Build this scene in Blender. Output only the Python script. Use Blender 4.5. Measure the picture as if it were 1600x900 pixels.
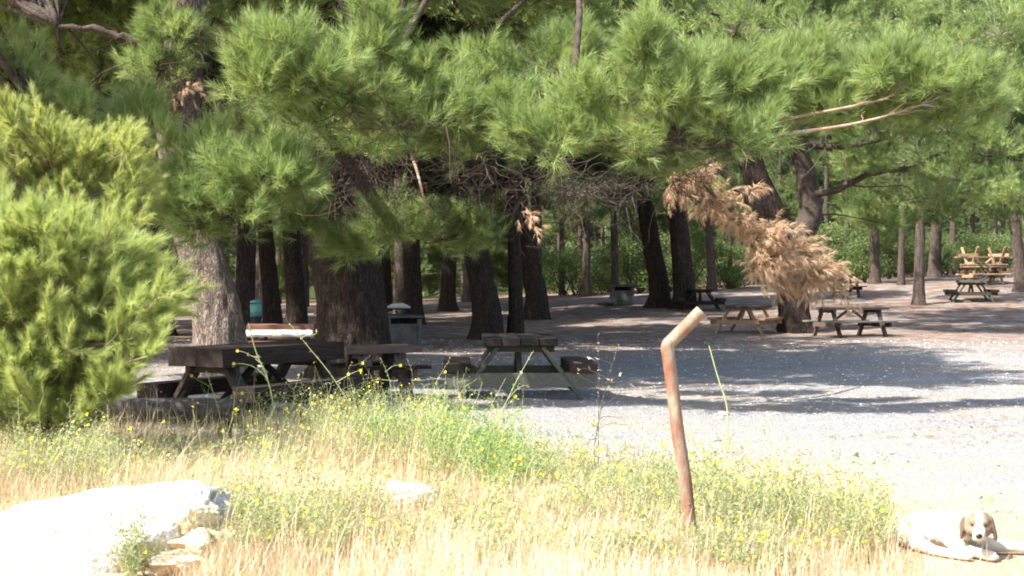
import bpy, bmesh, math, random
import numpy as np
from mathutils import Vector, Matrix

for o in list(bpy.data.objects): bpy.data.objects.remove(o)
sc = bpy.context.scene
col = sc.collection
R = math.radians
random.seed(5); rng = np.random.default_rng(11)

# ------------------------------------------------------------------ camera
FPX, HOR, CAMZ = 2400.0, 435.0, 1.6        # focal length in photo pixels, horizon row, eye height
cd = bpy.data.cameras.new('camera'); cam = bpy.data.objects.new('camera', cd); col.objects.link(cam)
cd.sensor_width = 36; cd.lens = 36*FPX/1600; cd.clip_end = 2000; cd.clip_start = .1
cam.location = (0, 0, CAMZ); cam.rotation_euler = (R(90)-math.atan((450-HOR)/FPX), 0, 0)
sc.camera = cam
cd.dof.use_dof = True; cd.dof.focus_distance = 21; cd.dof.aperture_fstop = 5.6

# ------------------------------------------------------------------ light
SUN_EL, SUN_AZ = 50, 236                    # azimuth clockwise from +Y, seen from above
w = bpy.data.worlds.new('World'); sc.world = w; w.use_nodes = True
nt = w.node_tree; bg = nt.nodes['Background']; sk = nt.nodes.new('ShaderNodeTexSky')
sk.sky_type = 'NISHITA'; sk.sun_disc = False; sk.sun_elevation = R(SUN_EL); sk.sun_rotation = R(SUN_AZ)
sk.air_density = 1.0; sk.dust_density = 2.5; sk.ozone_density = .6
nt.links.new(sk.outputs[0], bg.inputs[0]); bg.inputs[1].default_value = .135
sd = bpy.data.lights.new('sun', 'SUN'); sun = bpy.data.objects.new('sun', sd); col.objects.link(sun)
sd.energy = 5.0; sd.angle = R(.53); sd.color = (1, .95, .87)
S = Vector((math.sin(R(SUN_AZ))*math.cos(R(SUN_EL)), math.cos(R(SUN_AZ))*math.cos(R(SUN_EL)), math.sin(R(SUN_EL))))
sun.rotation_euler = S.to_track_quat('Z', 'Y').to_euler(); sun.location = S*60
sc.view_settings.view_transform = 'Standard'; sc.view_settings.look = 'None'
sc.view_settings.gamma = 1; sc.view_settings.use_curve_mapping = False
sc.view_settings.exposure = 1.4
cy = sc.cycles
cy.max_bounces = 6; cy.diffuse_bounces = 4; cy.transmission_bounces = 4; cy.transparent_max_bounces = 4
cy.caustics_reflective = False; cy.caustics_refractive = False
cy.filter_width = 1.9; cy.use_denoising = True; cy.sample_clamp_indirect = 4

# ------------------------------------------------------------------ helpers
def P(px, py, Y):
    return np.array([(px-800)/FPX*Y, Y, CAMZ-(py-HOR)/FPX*Y])

_perm = rng.random(4096)
def vnoise(p):
    p = np.asarray(p, float); i = np.floor(p).astype(np.int64); f = p-i; f = f*f*(3-2*f)
    out = 0
    for dx in (0, 1):
        for dy in (0, 1):
            for dz in (0, 1):
                h = _perm[((i[..., 0]+dx)*73856093 ^ (i[..., 1]+dy)*19349663 ^ (i[..., 2]+dz)*83492791) & 4095]
                out = out + h*np.where(dx, f[..., 0], 1-f[..., 0])*np.where(dy, f[..., 1], 1-f[..., 1])*np.where(dz, f[..., 2], 1-f[..., 2])
    return out*2-1
def fbm(p, o=4):
    s = 0; a = 1; p = np.asarray(p, float)
    for k in range(o): s = s+a*vnoise(p+k*17.3); p = p*2.03; a *= .5
    return s
def sstep(a, b, x):
    t = np.clip((x-a)/(b-a), 0, 1); return t*t*(3-2*t)
def ground_z(x, y):
    x = np.asarray(x, float); y = np.asarray(y, float)
    A = np.clip(.62+.052*x, .25, 2.2)
    z = A*sstep(38, 74, y) + .32*np.clip(y-112, 0, None)
    z = z+.035*vnoise(np.stack([x*.35, y*.35, x*0], -1))*sstep(5, 14, y)
    return z+.012*vnoise(np.stack([x*1.7, y*1.7, x*0+4], -1))
def gz(x, y): return float(ground_z(x, y))

class MB:
    """collects geometry of ONE part and links it as one mesh"""
    def __init__(s): s.v = []; s.t = []; s.q = []; s.rt = []; s.rq = []; s.n = 0
    def add(s, v, t=None, q=None, r=None):
        v = np.asarray(v, float).reshape(-1, 3); s.v.append(v)
        if t is not None and len(t):
            t = np.asarray(t, np.int64).reshape(-1, 3); s.t.append(t+s.n)
            s.rt.append(np.full(len(t), rng.random()) if r is None else np.broadcast_to(r, len(t)))
        if q is not None and len(q):
            q = np.asarray(q, np.int64).reshape(-1, 4); s.q.append(q+s.n)
            s.rq.append(np.full(len(q), rng.random()) if r is None else np.broadcast_to(r, len(q)))
        s.n += len(v)
    def box(s, c, size, rot=None, jit=0.0):
        c = np.array(c, float); h = np.array(size, float)/2
        v = np.array([[x, y, z] for x in (-1, 1) for y in (-1, 1) for z in (-1, 1)], float)*h
        if jit: v += rng.normal(0, jit, v.shape)
        if rot is not None: v = v @ np.array(rot).T
        s.add(v+c, q=[[0, 1, 3, 2], [4, 6, 7, 5], [0, 4, 5, 1], [2, 3, 7, 6], [0, 2, 6, 4], [1, 5, 7, 3]])
    def bar(s, a, b, wd, th, up=(0, 0, 1), jit=0.0):
        a = np.array(a, float); b = np.array(b, float); d = b-a; L = np.linalg.norm(d); d /= L
        sd_ = np.cross(np.array(up, float), d)
        if np.linalg.norm(sd_) < 1e-3: sd_ = np.cross([1, 0, 0], d)
        sd_ /= np.linalg.norm(sd_); u = np.cross(d, sd_)
        s.box((a+b)/2, (L, wd, th), np.stack([d, sd_, u], 1), jit)
    def tube(s, pts, rad, k=8, cap=True, jit=0.0, r=None):
        pts = np.asarray(pts, float); n = len(pts); rad = np.broadcast_to(rad, n)
        tg = np.gradient(pts, axis=0); tg /= np.linalg.norm(tg, axis=1)[:, None]+1e-9
        ref = np.array([0, 0, 1.]) if abs(tg[:, 2]).mean() < .8 else np.array([0, 1., 0])
        a = np.cross(tg, ref); a /= np.linalg.norm(a, axis=1)[:, None]+1e-9; b = np.cross(tg, a)
        th = np.linspace(0, 2*math.pi, k, endpoint=False)
        rr = rad[:, None]*(1+(rng.normal(0, jit, (n, k)) if jit else 0))
        v = pts[:, None]+(a[:, None]*np.cos(th)[None, :, None]+b[:, None]*np.sin(th)[None, :, None])*rr[..., None]
        i = np.arange(n-1)[:, None]*k; j = np.arange(k)[None]; j2 = (j+1) % k
        q = np.stack([i+j, i+j2, i+k+j2, i+k+j], -1).reshape(-1, 4)
        t = None
        v = v.reshape(-1, 3)
        if cap:
            v = np.concatenate([v, pts[:1], pts[-1:]]); c0, c1 = n*k, n*k+1; jj = np.arange(k); j2_ = (jj+1) % k
            t = np.concatenate([np.stack([j2_, jj, jj*0+c0], 1), np.stack([(n-1)*k+jj, (n-1)*k+j2_, jj*0+c1], 1)])
        rv = rng.random() if r is None else r
        s.add(v, t=t, q=q, r=rv)
    def mesh(s, name, mat, smooth=False):
        V = np.concatenate(s.v) if s.v else np.zeros((0, 3))
        T = np.concatenate(s.t) if s.t else np.zeros((0, 3), np.int64)
        Q = np.concatenate(s.q) if s.q else np.zeros((0, 4), np.int64)
        rr = np.concatenate(s.rt+s.rq) if (s.rt or s.rq) else np.zeros(0)
        me = bpy.data.meshes.new(name)
        me.vertices.add(len(V)); me.vertices.foreach_set('co', V.astype(np.float32).ravel())
        loops = np.concatenate([T.ravel(), Q.ravel()]).astype(np.int32)
        me.loops.add(len(loops)); me.loops.foreach_set('vertex_index', loops)
        st = np.concatenate([np.arange(len(T))*3, len(T)*3+np.arange(len(Q))*4]).astype(np.int32)
        me.polygons.add(len(st)); me.polygons.foreach_set('loop_start', st)
        me.update(calc_edges=True)
        at = me.attributes.new('rnd', 'FLOAT', 'FACE'); at.data.foreach_set('value', rr.astype(np.float32))
        me.polygons.foreach_set('use_smooth', np.full(len(st), smooth))
        me.materials.append(mat)
        return me
    def build(s, name, mat, parent=None, smooth=False, bevel=0):
        o = bpy.data.objects.new(name, s.mesh(name, mat, smooth)); col.objects.link(o)
        if parent is not None: o.parent = parent
        if bevel:
            m = o.modifiers.new('bevel', 'BEVEL'); m.width = bevel; m.segments = 2; m.limit_method = 'ANGLE'
        return o

def tag(o, label=None, cat=None, group=None, kind=None):
    if label: o['label'] = label
    if cat: o['category'] = cat
    if group: o['group'] = group
    if kind: o['kind'] = kind
    return o
def empty(name, loc, rz=0, label=None, cat=None, group=None):
    o = bpy.data.objects.new(name, None); col.objects.link(o); o.location = loc; o.rotation_euler = (0, 0, rz)
    o.empty_display_size = .2
    return tag(o, label, cat, group)
def copy_tree(o, parent=None):
    c = o.copy(); col.objects.link(c)
    if parent is not None: c.parent = parent
    for ch in [x for x in o.children]: copy_tree(ch, c)
    return c

# ------------------------------------------------------------------ materials
def mat(name):
    m = bpy.data.materials.new(name); m.use_nodes = True
    n = m.node_tree.nodes; return m, m.node_tree, n, n['Principled BSDF']
def node(nt, t, **kw):
    n = nt.nodes.new(t)
    for k, v in kw.items():
        if k in ('inp',):
            for a, b in v.items(): n.inputs[a].default_value = b
        else: setattr(n, k, v)
    return n
def ramp(nt, fac, stops, interp='LINEAR'):
    r = nt.nodes.new('ShaderNodeValToRGB'); r.color_ramp.interpolation = interp
    el = r.color_ramp.elements
    while len(el) < len(stops): el.new(.5)
    for e, (p, c) in zip(el, stops): e.position = p; e.color = (*c, 1)
    nt.links.new(fac, r.inputs[0]); return r.outputs[0]
def mixc(nt, f, a, b, mode='MIX'):
    m = nt.nodes.new('ShaderNodeMix'); m.data_type = 'RGBA'; m.blend_type = mode
    if isinstance(f, (int, float)): m.inputs[0].default_value = f
    else: nt.links.new(f, m.inputs[0])
    for k, x in ((6, a), (7, b)):
        if isinstance(x, tuple): m.inputs[k].default_value = (*x, 1)
        else: nt.links.new(x, m.inputs[k])
    return m.outputs[2]
def math_(nt, op, a, b=None):
    m = nt.nodes.new('ShaderNodeMath'); m.operation = op
    for k, x in ((0, a), (1, b)):
        if x is None: continue
        if isinstance(x, (int, float)): m.inputs[k].default_value = x
        else: nt.links.new(x, m.inputs[k])
    return m.outputs[0]
def noise(nt, vec, scale, detail=4, rough=.55):
    n = node(nt, 'ShaderNodeTexNoise', inp={'Scale': scale, 'Detail': detail, 'Roughness': rough})
    if vec is not None: nt.links.new(vec, n.inputs['Vector'])
    return n.outputs[0]
def coord(nt, scale=None, kind='Object'):
    t = nt.nodes.new('ShaderNodeTexCoord'); o = t.outputs[kind]
    if scale:
        m = nt.nodes.new('ShaderNodeMapping'); m.inputs['Scale'].default_value = scale
        nt.links.new(o, m.inputs[0]); o = m.outputs[0]
    return o
def bump(nt, h, strength, dist, bsdf):
    b = nt.nodes.new('ShaderNodeBump'); b.inputs['Strength'].default_value = strength; b.inputs['Distance'].default_value = dist
    nt.links.new(h, b.inputs['Height']); nt.links.new(b.outputs[0], bsdf.inputs['Normal'])

def leaf_mat(name, stops, trans=.35, spec=.25, nscale=.9):
    m, nt, n, b = mat(name)
    a = node(nt, 'ShaderNodeAttribute', attribute_name='rnd')
    ns = noise(nt, coord(nt), nscale, 3)
    f = math_(nt, 'ADD', math_(nt, 'MULTIPLY', a.outputs['Fac'], .6), math_(nt, 'MULTIPLY', ns, .4))
    c = ramp(nt, f, stops)
    nt.links.new(c, b.inputs['Base Color']); b.inputs['Roughness'].default_value = .5
    b.inputs['Specular IOR Level'].default_value = spec
    tr = nt.nodes.new('ShaderNodeBsdfTranslucent'); nt.links.new(mixc(nt, .5, c, mixc(nt, 1.0, c, (1.3, 1.25, .6), 'MULTIPLY')), tr.inputs[0])
    mx = nt.nodes.new('ShaderNodeMixShader'); mx.inputs[0].default_value = trans
    nt.links.new(b.outputs[0], mx.inputs[1]); nt.links.new(tr.outputs[0], mx.inputs[2])
    nt.links.new(mx.outputs[0], n['Material Output'].inputs[0]); return m

M = {}
M['needles'] = leaf_mat('pine_needles', [(.12, (.075, .115, .05)), (.4, (.225, .31, .115)), (.65, (.37, .46, .175)), (.9, (.55, .61, .32))], .44, .35)
M['needles_dark'] = leaf_mat('shade_toned_needles', [(.1, (.025, .04, .018)), (.5, (.05, .075, .03)), (.9, (.10, .135, .06))])  # dark tone stands in for canopy shade on these needles
M['needles_young'] = leaf_mat('young_pine_needles', [(.06, (.34, .24, .13)), (.16, (.22, .27, .11)), (.45, (.40, .48, .18)), (.85, (.60, .66, .34))], .5)
M['needles_yellow'] = leaf_mat('yellow_green_foliage', [(.12, (.24, .28, .10)), (.45, (.42, .48, .17)), (.85, (.60, .63, .31))], .48)
M['needles_far'] = leaf_mat('wood_foliage', [(.1, (.06, .10, .035)), (.5, (.15, .21, .075)), (.9, (.30, .37, .15))], .4, nscale=.15)
M['dead_needles'] = leaf_mat('dead_brown_needles', [(.1, (.32, .19, .13)), (.5, (.58, .41, .28)), (.9, (.72, .57, .44))], .3)
M['straw'] = leaf_mat('dry_straw', [(.1, (.34, .23, .15)), (.4, (.60, .48, .33)), (.7, (.70, .61, .46)), (.95, (.80, .75, .62))], .35)
M['weed'] = leaf_mat('weed_green', [(.1, (.13, .17, .08)), (.45, (.27, .33, .16)), (.8, (.44, .47, .27)), (.95, (.56, .54, .34))], .35)
M['weed_green'] = leaf_mat('fresh_weed_green', [(.1, (.07, .18, .03)), (.5, (.14, .30, .06)), (.9, (.30, .42, .13))], .35)
M['petal'] = leaf_mat('yellow_petal', [(.1, (.72, .55, .02)), (.9, (.85, .75, .08))], .3)
M['stem'] = leaf_mat('weed_stem', [(.1, (.20, .27, .10)), (.6, (.42, .44, .22)), (.9, (.55, .42, .25))], .1)
M['litter'] = leaf_mat('pine_litter', [(.1, (.16, .08, .045)), (.5, (.30, .16, .09)), (.9, (.45, .28, .17))], .1)

def bark(name, dark, mid, light, red, cell=5.0, crack=.12):
    m, nt, n, b = mat(name)
    v = coord(nt, (1, 1, .30))
    nz = noise(nt, v, 5, 4)
    mp = nt.nodes.new('ShaderNodeVectorMath'); mp.operation = 'ADD'
    sc_ = nt.nodes.new('ShaderNodeVectorMath'); sc_.operation = 'SCALE'; sc_.inputs[3].default_value = .30
    nn = node(nt, 'ShaderNodeTexNoise', inp={'Scale': 7.0, 'Detail': 5}); nt.links.new(v, nn.inputs['Vector'])
    nt.links.new(nn.outputs[1], sc_.inputs[0]); nt.links.new(v, mp.inputs[0]); nt.links.new(sc_.outputs[0], mp.inputs[1])
    vo = node(nt, 'ShaderNodeTexVoronoi', feature='DISTANCE_TO_EDGE', inp={'Scale': cell*3.2}); nt.links.new(mp.outputs[0], vo.inputs['Vector'])
    vc = node(nt, 'ShaderNodeTexVoronoi', feature='F1', inp={'Scale': cell*3.2}); nt.links.new(mp.outputs[0], vc.inputs['Vector'])
    fine = noise(nt, coord(nt, (1, 1, .25)), 38, 5, .7)
    pl = ramp(nt, fine, [(.25, mid), (.7, light)])
    sepc = nt.nodes.new('ShaderNodeSeparateColor'); nt.links.new(vc.outputs['Color'], sepc.inputs[0])
    pl = mixc(nt, math_(nt, 'MULTIPLY', math_(nt, 'GREATER_THAN', sepc.outputs[0], .62), .55), pl, red)
    pl = mixc(nt, math_(nt, 'MULTIPLY', sepc.outputs[1], .45), pl, mid)
    cr = ramp(nt, vo.outputs['Distance'], [(0, (0, 0, 0)), (crack*1.3, (1, 1, 1))])
    rg = noise(nt, coord(nt, (1, 1, .12)), 17, 6, .75); rgc = ramp(nt, rg, [(.40, (0, 0, 0)), (.50, (1, 1, 1))])
    k_ = math_(nt, 'ADD', .30, math_(nt, 'MULTIPLY', math_(nt, 'MULTIPLY', cr, rgc), .7))
    c = mixc(nt, k_, dark, pl)
    nt.links.new(c, b.inputs['Base Color']); b.inputs['Roughness'].default_value = .95; b.inputs['Specular IOR Level'].default_value = .12
    h = math_(nt, 'ADD', math_(nt, 'ADD', math_(nt, 'MINIMUM', vo.outputs['Distance'], .18), math_(nt, 'MULTIPLY', rg, .5)), math_(nt, 'MULTIPLY', fine, .12))
    bump(nt, h, 1.0, .07, b); return m
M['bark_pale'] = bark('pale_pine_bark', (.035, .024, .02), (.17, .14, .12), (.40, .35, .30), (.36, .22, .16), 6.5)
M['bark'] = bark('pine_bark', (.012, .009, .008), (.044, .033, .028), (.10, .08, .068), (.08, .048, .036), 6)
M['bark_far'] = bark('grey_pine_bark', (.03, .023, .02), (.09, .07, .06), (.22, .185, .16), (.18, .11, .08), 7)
def plain(name, stops, scale=8, rough=.9, spec=.2, bstr=.4, bd=.01, stretch=None, attr=0.0):
    m, nt, n, b = mat(name); v = coord(nt, stretch)
    f = noise(nt, v, scale, 6, .65)
    if attr:
        a = node(nt, 'ShaderNodeAttribute', attribute_name='rnd')
        f = math_(nt, 'ADD', math_(nt, 'MULTIPLY', f, 1-attr), math_(nt, 'MULTIPLY', a.outputs['Fac'], attr))
    nt.links.new(ramp(nt, f, stops), b.inputs['Base Color'])
    b.inputs['Roughness'].default_value = rough; b.inputs['Specular IOR Level'].default_value = spec
    bump(nt, noise(nt, v, scale*4, 5), bstr, bd, b); return m
M['twig'] = plain('grey_twig_wood', [(.3, (.10, .075, .065)), (.7, (.32, .27, .23))], 3)
M['twig_brown'] = plain('brown_twig_wood', [(.3, (.035, .026, .022)), (.7, (.13, .098, .08))], 3)
M['limb'] = plain('limb_bark', [(.3, (.035, .026, .022)), (.7, (.12, .095, .08))], 9, bd=.03, bstr=.8)
M['limb_orange'] = plain('flaky_orange_bark', [(.3, (.26, .14, .08)), (.48, (.38, .26, .19)), (.65, (.45, .40, .36))], 5, bd=.02, bstr=.8)
def wood(name, a, b_, c): return plain(name, [(.28, a), (.5, b_), (.75, c)], 5, .85, .2, .6, .008, (.8, 9, 9), .35)
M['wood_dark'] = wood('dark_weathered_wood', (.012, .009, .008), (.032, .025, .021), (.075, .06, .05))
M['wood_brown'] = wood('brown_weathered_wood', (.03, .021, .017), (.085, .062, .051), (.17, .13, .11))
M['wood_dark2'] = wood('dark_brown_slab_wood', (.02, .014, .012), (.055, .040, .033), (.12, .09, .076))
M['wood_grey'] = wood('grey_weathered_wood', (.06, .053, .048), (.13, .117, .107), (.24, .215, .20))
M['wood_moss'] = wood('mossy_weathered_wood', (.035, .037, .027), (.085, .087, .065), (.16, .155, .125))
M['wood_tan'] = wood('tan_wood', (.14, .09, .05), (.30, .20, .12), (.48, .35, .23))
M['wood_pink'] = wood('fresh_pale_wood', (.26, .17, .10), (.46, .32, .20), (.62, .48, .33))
M['wood_red'] = wood('red_brown_wood', (.09, .04, .03), (.19, .09, .065), (.30, .17, .13))
M['white_sheet'] = plain('white_sheet', [(.3, (.7, .7, .7)), (.7, (.82, .82, .82))], 3, .8, .2, .2)
M['concrete'] = plain('grey_concrete', [(.3, (.06, .063, .06)), (.7, (.14, .147, .14))], 4, .95, .1, .6, .01)
M['black_metal'] = plain('black_metal', [(.3, (.012, .012, .013)), (.7, (.04, .04, .042))], 6, .6, .3)
M['teal'] = plain('teal_plastic', [(.3, (.10, .30, .27)), (.7, (.15, .38, .34))], 4, .5, .4)
M['limestone'] = plain('white_limestone', [(.28, (.40, .35, .28)), (.46, (.58, .56, .53)), (.8, (.68, .67, .65))], 7, .95, .1, 1.0, .05)
M['yellow_rock'] = plain('yellowish_limestone', [(.28, (.40, .27, .15)), (.48, (.66, .53, .35)), (.75, (.80, .75, .64))], 9, .95, .1, .9, .03)
M['pebble'] = plain('grey_pebble', [(.3, (.30, .28, .26)), (.7, (.58, .56, .53))], 9, .95, .1, attr=.6)
def rust():
    m, nt, n, b = mat('rusty_painted_metal'); v = coord(nt, (1, 1, .35))
    f = noise(nt, v, 13, 6, .7)
    c = ramp(nt, f, [(.38, (.20, .085, .045)), (.50, (.24, .145, .10)), (.58, (.27, .20, .145)), (.68, (.31, .29, .21)), (.85, (.36, .31, .25))])
    nt.links.new(c, b.inputs['Base Color']); b.inputs['Roughness'].default_value = .75
    bump(nt, noise(nt, v, 40, 5), .6, .004, b); return m
M['rust'] = rust()

def ground_mat():
    m, nt, n, b = mat('gravel_and_dry_soil')
    v = coord(nt); sep = nt.nodes.new('ShaderNodeSeparateXYZ'); nt.links.new(v, sep.inputs[0])
    x, y = sep.outputs[0], sep.outputs[1]
    big = noise(nt, v, .35, 5, .6); med = noise(nt, v, 1.6, 5, .65); fin = noise(nt, v, 22, 6, .75)
    vo = node(nt, 'ShaderNodeTexVoronoi', feature='F1', inp={'Scale': 38.0}); nt.links.new(v, vo.inputs['Vector'])
    sp = nt.nodes.new('ShaderNodeSeparateColor'); nt.links.new(vo.outputs['Color'], sp.inputs[0])
    peb = ramp(nt, sp.outputs[0], [(0, (.15, .15, .155)), (.5, (.26, .26, .265)), (.85, (.35, .35, .35)), (1, (.46, .455, .45))])
    grav = mixc(nt, .5, peb, ramp(nt, fin, [(.3, (.18, .18, .185)), (.7, (.37, .37, .37))]))
    warm = ramp(nt, fin, [(.3, (.32, .24, .16)), (.7, (.50, .40, .29))])
    # tan streaks of needles and dust on the gravel
    st = noise(nt, coord(nt, (.25, 1.3, 1)), .8, 5, .65)
    def rs(f, a, c):
        mr = node(nt, 'ShaderNodeMapRange', interpolation_type='SMOOTHSTEP'); mr.inputs['From Min'].default_value = a; mr.inputs['From Max'].default_value = c
        nt.links.new(f, mr.inputs[0]); return mr.outputs[0]
    c = mixc(nt, math_(nt, 'MULTIPLY', rs(st, .46, .64), .6), grav, warm)
    # dry soil of the near bank: left and near
    s = math_(nt, 'ADD', math_(nt, 'ADD', y, math_(nt, 'MULTIPLY', x, .75)), math_(nt, 'MULTIPLY', big, 4))
    soil = ramp(nt, med, [(.3, (.42, .27, .16)), (.7, (.62, .46, .31))])
    soil = mixc(nt, .4, soil, warm)
    near = math_(nt, 'SUBTRACT', 1, rs(s, 13.5, 18.0))
    c = mixc(nt, near, c, soil)
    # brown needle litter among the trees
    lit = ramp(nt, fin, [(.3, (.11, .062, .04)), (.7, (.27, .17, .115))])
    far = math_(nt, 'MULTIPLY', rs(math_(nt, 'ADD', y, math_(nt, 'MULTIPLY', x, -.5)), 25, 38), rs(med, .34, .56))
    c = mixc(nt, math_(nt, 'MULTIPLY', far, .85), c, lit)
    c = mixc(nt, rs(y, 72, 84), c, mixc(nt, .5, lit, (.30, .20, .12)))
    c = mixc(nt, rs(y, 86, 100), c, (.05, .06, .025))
    nt.links.new(c, b.inputs['Base Color']); b.inputs['Roughness'].default_value = 1; b.inputs['Specular IOR Level'].default_value = .1
    h = math_(nt, 'ADD', fin, math_(nt, 'MULTIPLY', vo.outputs['Distance'], -1.2))
    bump(nt, h, .7, .03, b); return m

# ------------------------------------------------------------------ ground: one sheet
def grid_axis(segs):
    a = []
    for lo, hi, st in segs: a += list(np.arange(lo, hi, st))
    return np.array(a+[segs[-1][1]])
ys = grid_axis([(-40, 4, 4), (4, 26, .25), (26, 110, 1), (110, 330, 10), (330, 900, 60)])
xs = grid_axis([(-500, -60, 40), (-60, -14, 2), (-14, 14, .28), (14, 60, 2), (60, 500, 40)])
X, Yg = np.meshgrid(xs, ys); Z = ground_z(X, Yg)
g = MB(); nx, ny = len(xs), len(ys)
ii = (np.arange(ny-1)[:, None]*nx+np.arange(nx-1)[None]).ravel()
g.add(np.stack([X, Yg, Z], -1), q=np.stack([ii, ii+1, ii+nx+1, ii+nx], 1))
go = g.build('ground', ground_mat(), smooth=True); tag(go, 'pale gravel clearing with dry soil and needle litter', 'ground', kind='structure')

# ------------------------------------------------------------------ foliage
def unit(v): return v/(np.linalg.norm(v, axis=-1, keepdims=True)+1e-9)
def needles(mb, pos, dr, n=40, L=.14, wd=.006, axis=.14, spread=(.15, 1.15), droop=0.0, base_r=None):
    T = len(pos)
    if not T: return
    dr = unit(dr); rv = rng.normal(size=(T, n, 3)); u = rng.random((T, n, 1))
    d = dr[:, None]; perp = unit(rv-(rv*d).sum(-1, keepdims=True)*d)
    al = rng.uniform(spread[0], spread[1], (T, n, 1))*(1.15-.6*u)
    nd = unit(d*np.cos(al)+perp*np.sin(al)); nd[..., 2] -= droop; nd = unit(nd)
    base = pos[:, None]+d*(u-.5)*axis
    side = unit(np.cross(nd, rng.normal(size=(T, n, 3))))*wd/2
    ln = L*rng.uniform(.7, 1.1, (T, n, 1))
    v = np.stack([base-side, base+side, base+nd*ln], 2).reshape(-1, 3)
    rt = rng.random((T, 1)) if base_r is None else np.asarray(base_r).reshape(-1, 1)
    r = np.clip(.65*rt+.35*rng.random((T, n)), 0, 1).ravel()
    mb.add(v, t=np.arange(T*n*3).reshape(-1, 3), r=r)

def pad(mb, tw, c, rad, branchlets=26, per=11, n=40, L=.14, wd=.006, up=.55, root=None, droop=0, twr=.009, bare=.12):
    """a pad of foliage: branchlets fan out of its root to its surface and carry tufts"""
    c = np.array(c, float); rad = np.array(rad, float)
    root = c-np.array([0, 0, rad[2]*.55]) if root is None else np.array(root, float)
    for k in range(branchlets):
        d = unit(rng.normal(size=3)); d[2] = d[2]*.8+.15
        tip = c+unit(d)*rad*rng.uniform(.6, 1.3)*(1+.35*vnoise(c*1.3+d*2))
        mid = (root+tip)/2+rng.normal(size=3)*rad*.13; mid[2] -= .1*rad[2]
        t = np.linspace(0, 1, 6)[:, None]; cur = root*(1-t)**2+2*mid*t*(1-t)+tip*t*t
        if tw is not None: tw.tube(cur, np.linspace(twr, twr*.35, 6), 3, cap=False)
        if rng.random() < bare: continue
        s = (1-.55*rng.random(per)**1.3)[:, None]
        p = root*(1-s)**2+2*mid*s*(1-s)+tip*s*s
        tang = unit(2*(1-s)*(mid-root)+2*s*(tip-mid))
        off = rng.normal(size=(per, 3))*.06*max(L/.14, 1)
        dd = unit(tang*.85+unit(off)*.75+np.array([0, 0, up])+rng.normal(size=(per, 3))*.2)
        needles(mb, p+off, dd, n, L, wd, L, droop=droop, base_r=np.clip(rng.random()*.5+rng.random(per)*.5, 0, 1))

def curve(a, b, sag=0.0, wob=.05, n=9):
    a = np.array(a, float); b = np.array(b, float); t = np.linspace(0, 1, n)[:, None]
    L = np.linalg.norm(b-a); p = a+(b-a)*t; p[:, 2] -= (4*t*(1-t)*sag*L)[:, 0]
    q = rng.normal(size=(2, 3))*wob*L
    return p+np.sin(t*math.pi)*q[0]+np.sin(t*2*math.pi)*q[1]*.6
def spray(mb, tw, a, b, shoots=7, per=5, n=44, L=.11, wd=.004, up=.35, ln=(.12, .34), r0=.016):
    cv = curve(a, b, .05, .05, 10); tw.tube(cv, np.linspace(r0, .005, 10), 4, cap=False)
    ax = unit(cv[-1]-cv[-4]); br = rng.random()*.6
    for k in range(shoots+1):
        i = 9 if k == 0 else int(rng.integers(4, 10)); d = unit(ax*(1.3 if k == 0 else .7)+rng.normal(size=3)*(.1 if k == 0 else .5)+np.array([0, 0, up]))
        s0 = cv[i]; e = s0+d*rng.uniform(*ln); c2 = curve(s0, e, -.05, .04, 5); tw.tube(c2, np.linspace(.005, .002, 5), 3, cap=False)
        t = np.linspace(.3, 1, per)[:, None]; needles(mb, s0+(e-s0)*t, np.repeat(unit(e-s0)[None], per, 0)+rng.normal(size=(per, 3))*.12, n, L, wd, L*.8, spread=(.15, .95), base_r=np.clip(br+rng.random(per)*.4, 0, 1))
def in_poly(x, y, poly):
    c = False
    for (x1, y1), (x2, y2) in zip(poly, poly[1:]+poly[:1]):
        if (y1 > y) != (y2 > y) and x < (x2-x1)*(y-y1)/(y2-y1)+x1: c = not c
    return c
def smooth_path(pts, n=24):
    pts = np.asarray(pts, float); k = len(pts)
    if k < 3: return np.stack([np.interp(np.linspace(0, k-1, n), np.arange(k), pts[:, j]) for j in range(pts.shape[1])], 1)
    ext = np.concatenate([2*pts[:1]-pts[1:2], pts, 2*pts[-1:]-pts[-2:-1]]); out = []
    for t in np.linspace(0, k-1-1e-6, n):
        i = int(t); f = t-i; p0, p1, p2, p3 = ext[i:i+4]
        out.append(.5*((2*p1)+(-p0+p2)*f+(2*p0-5*p1+4*p2-p3)*f*f+(-p0+3*p1-3*p2+p3)*f**3))
    return np.array(out)

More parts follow.
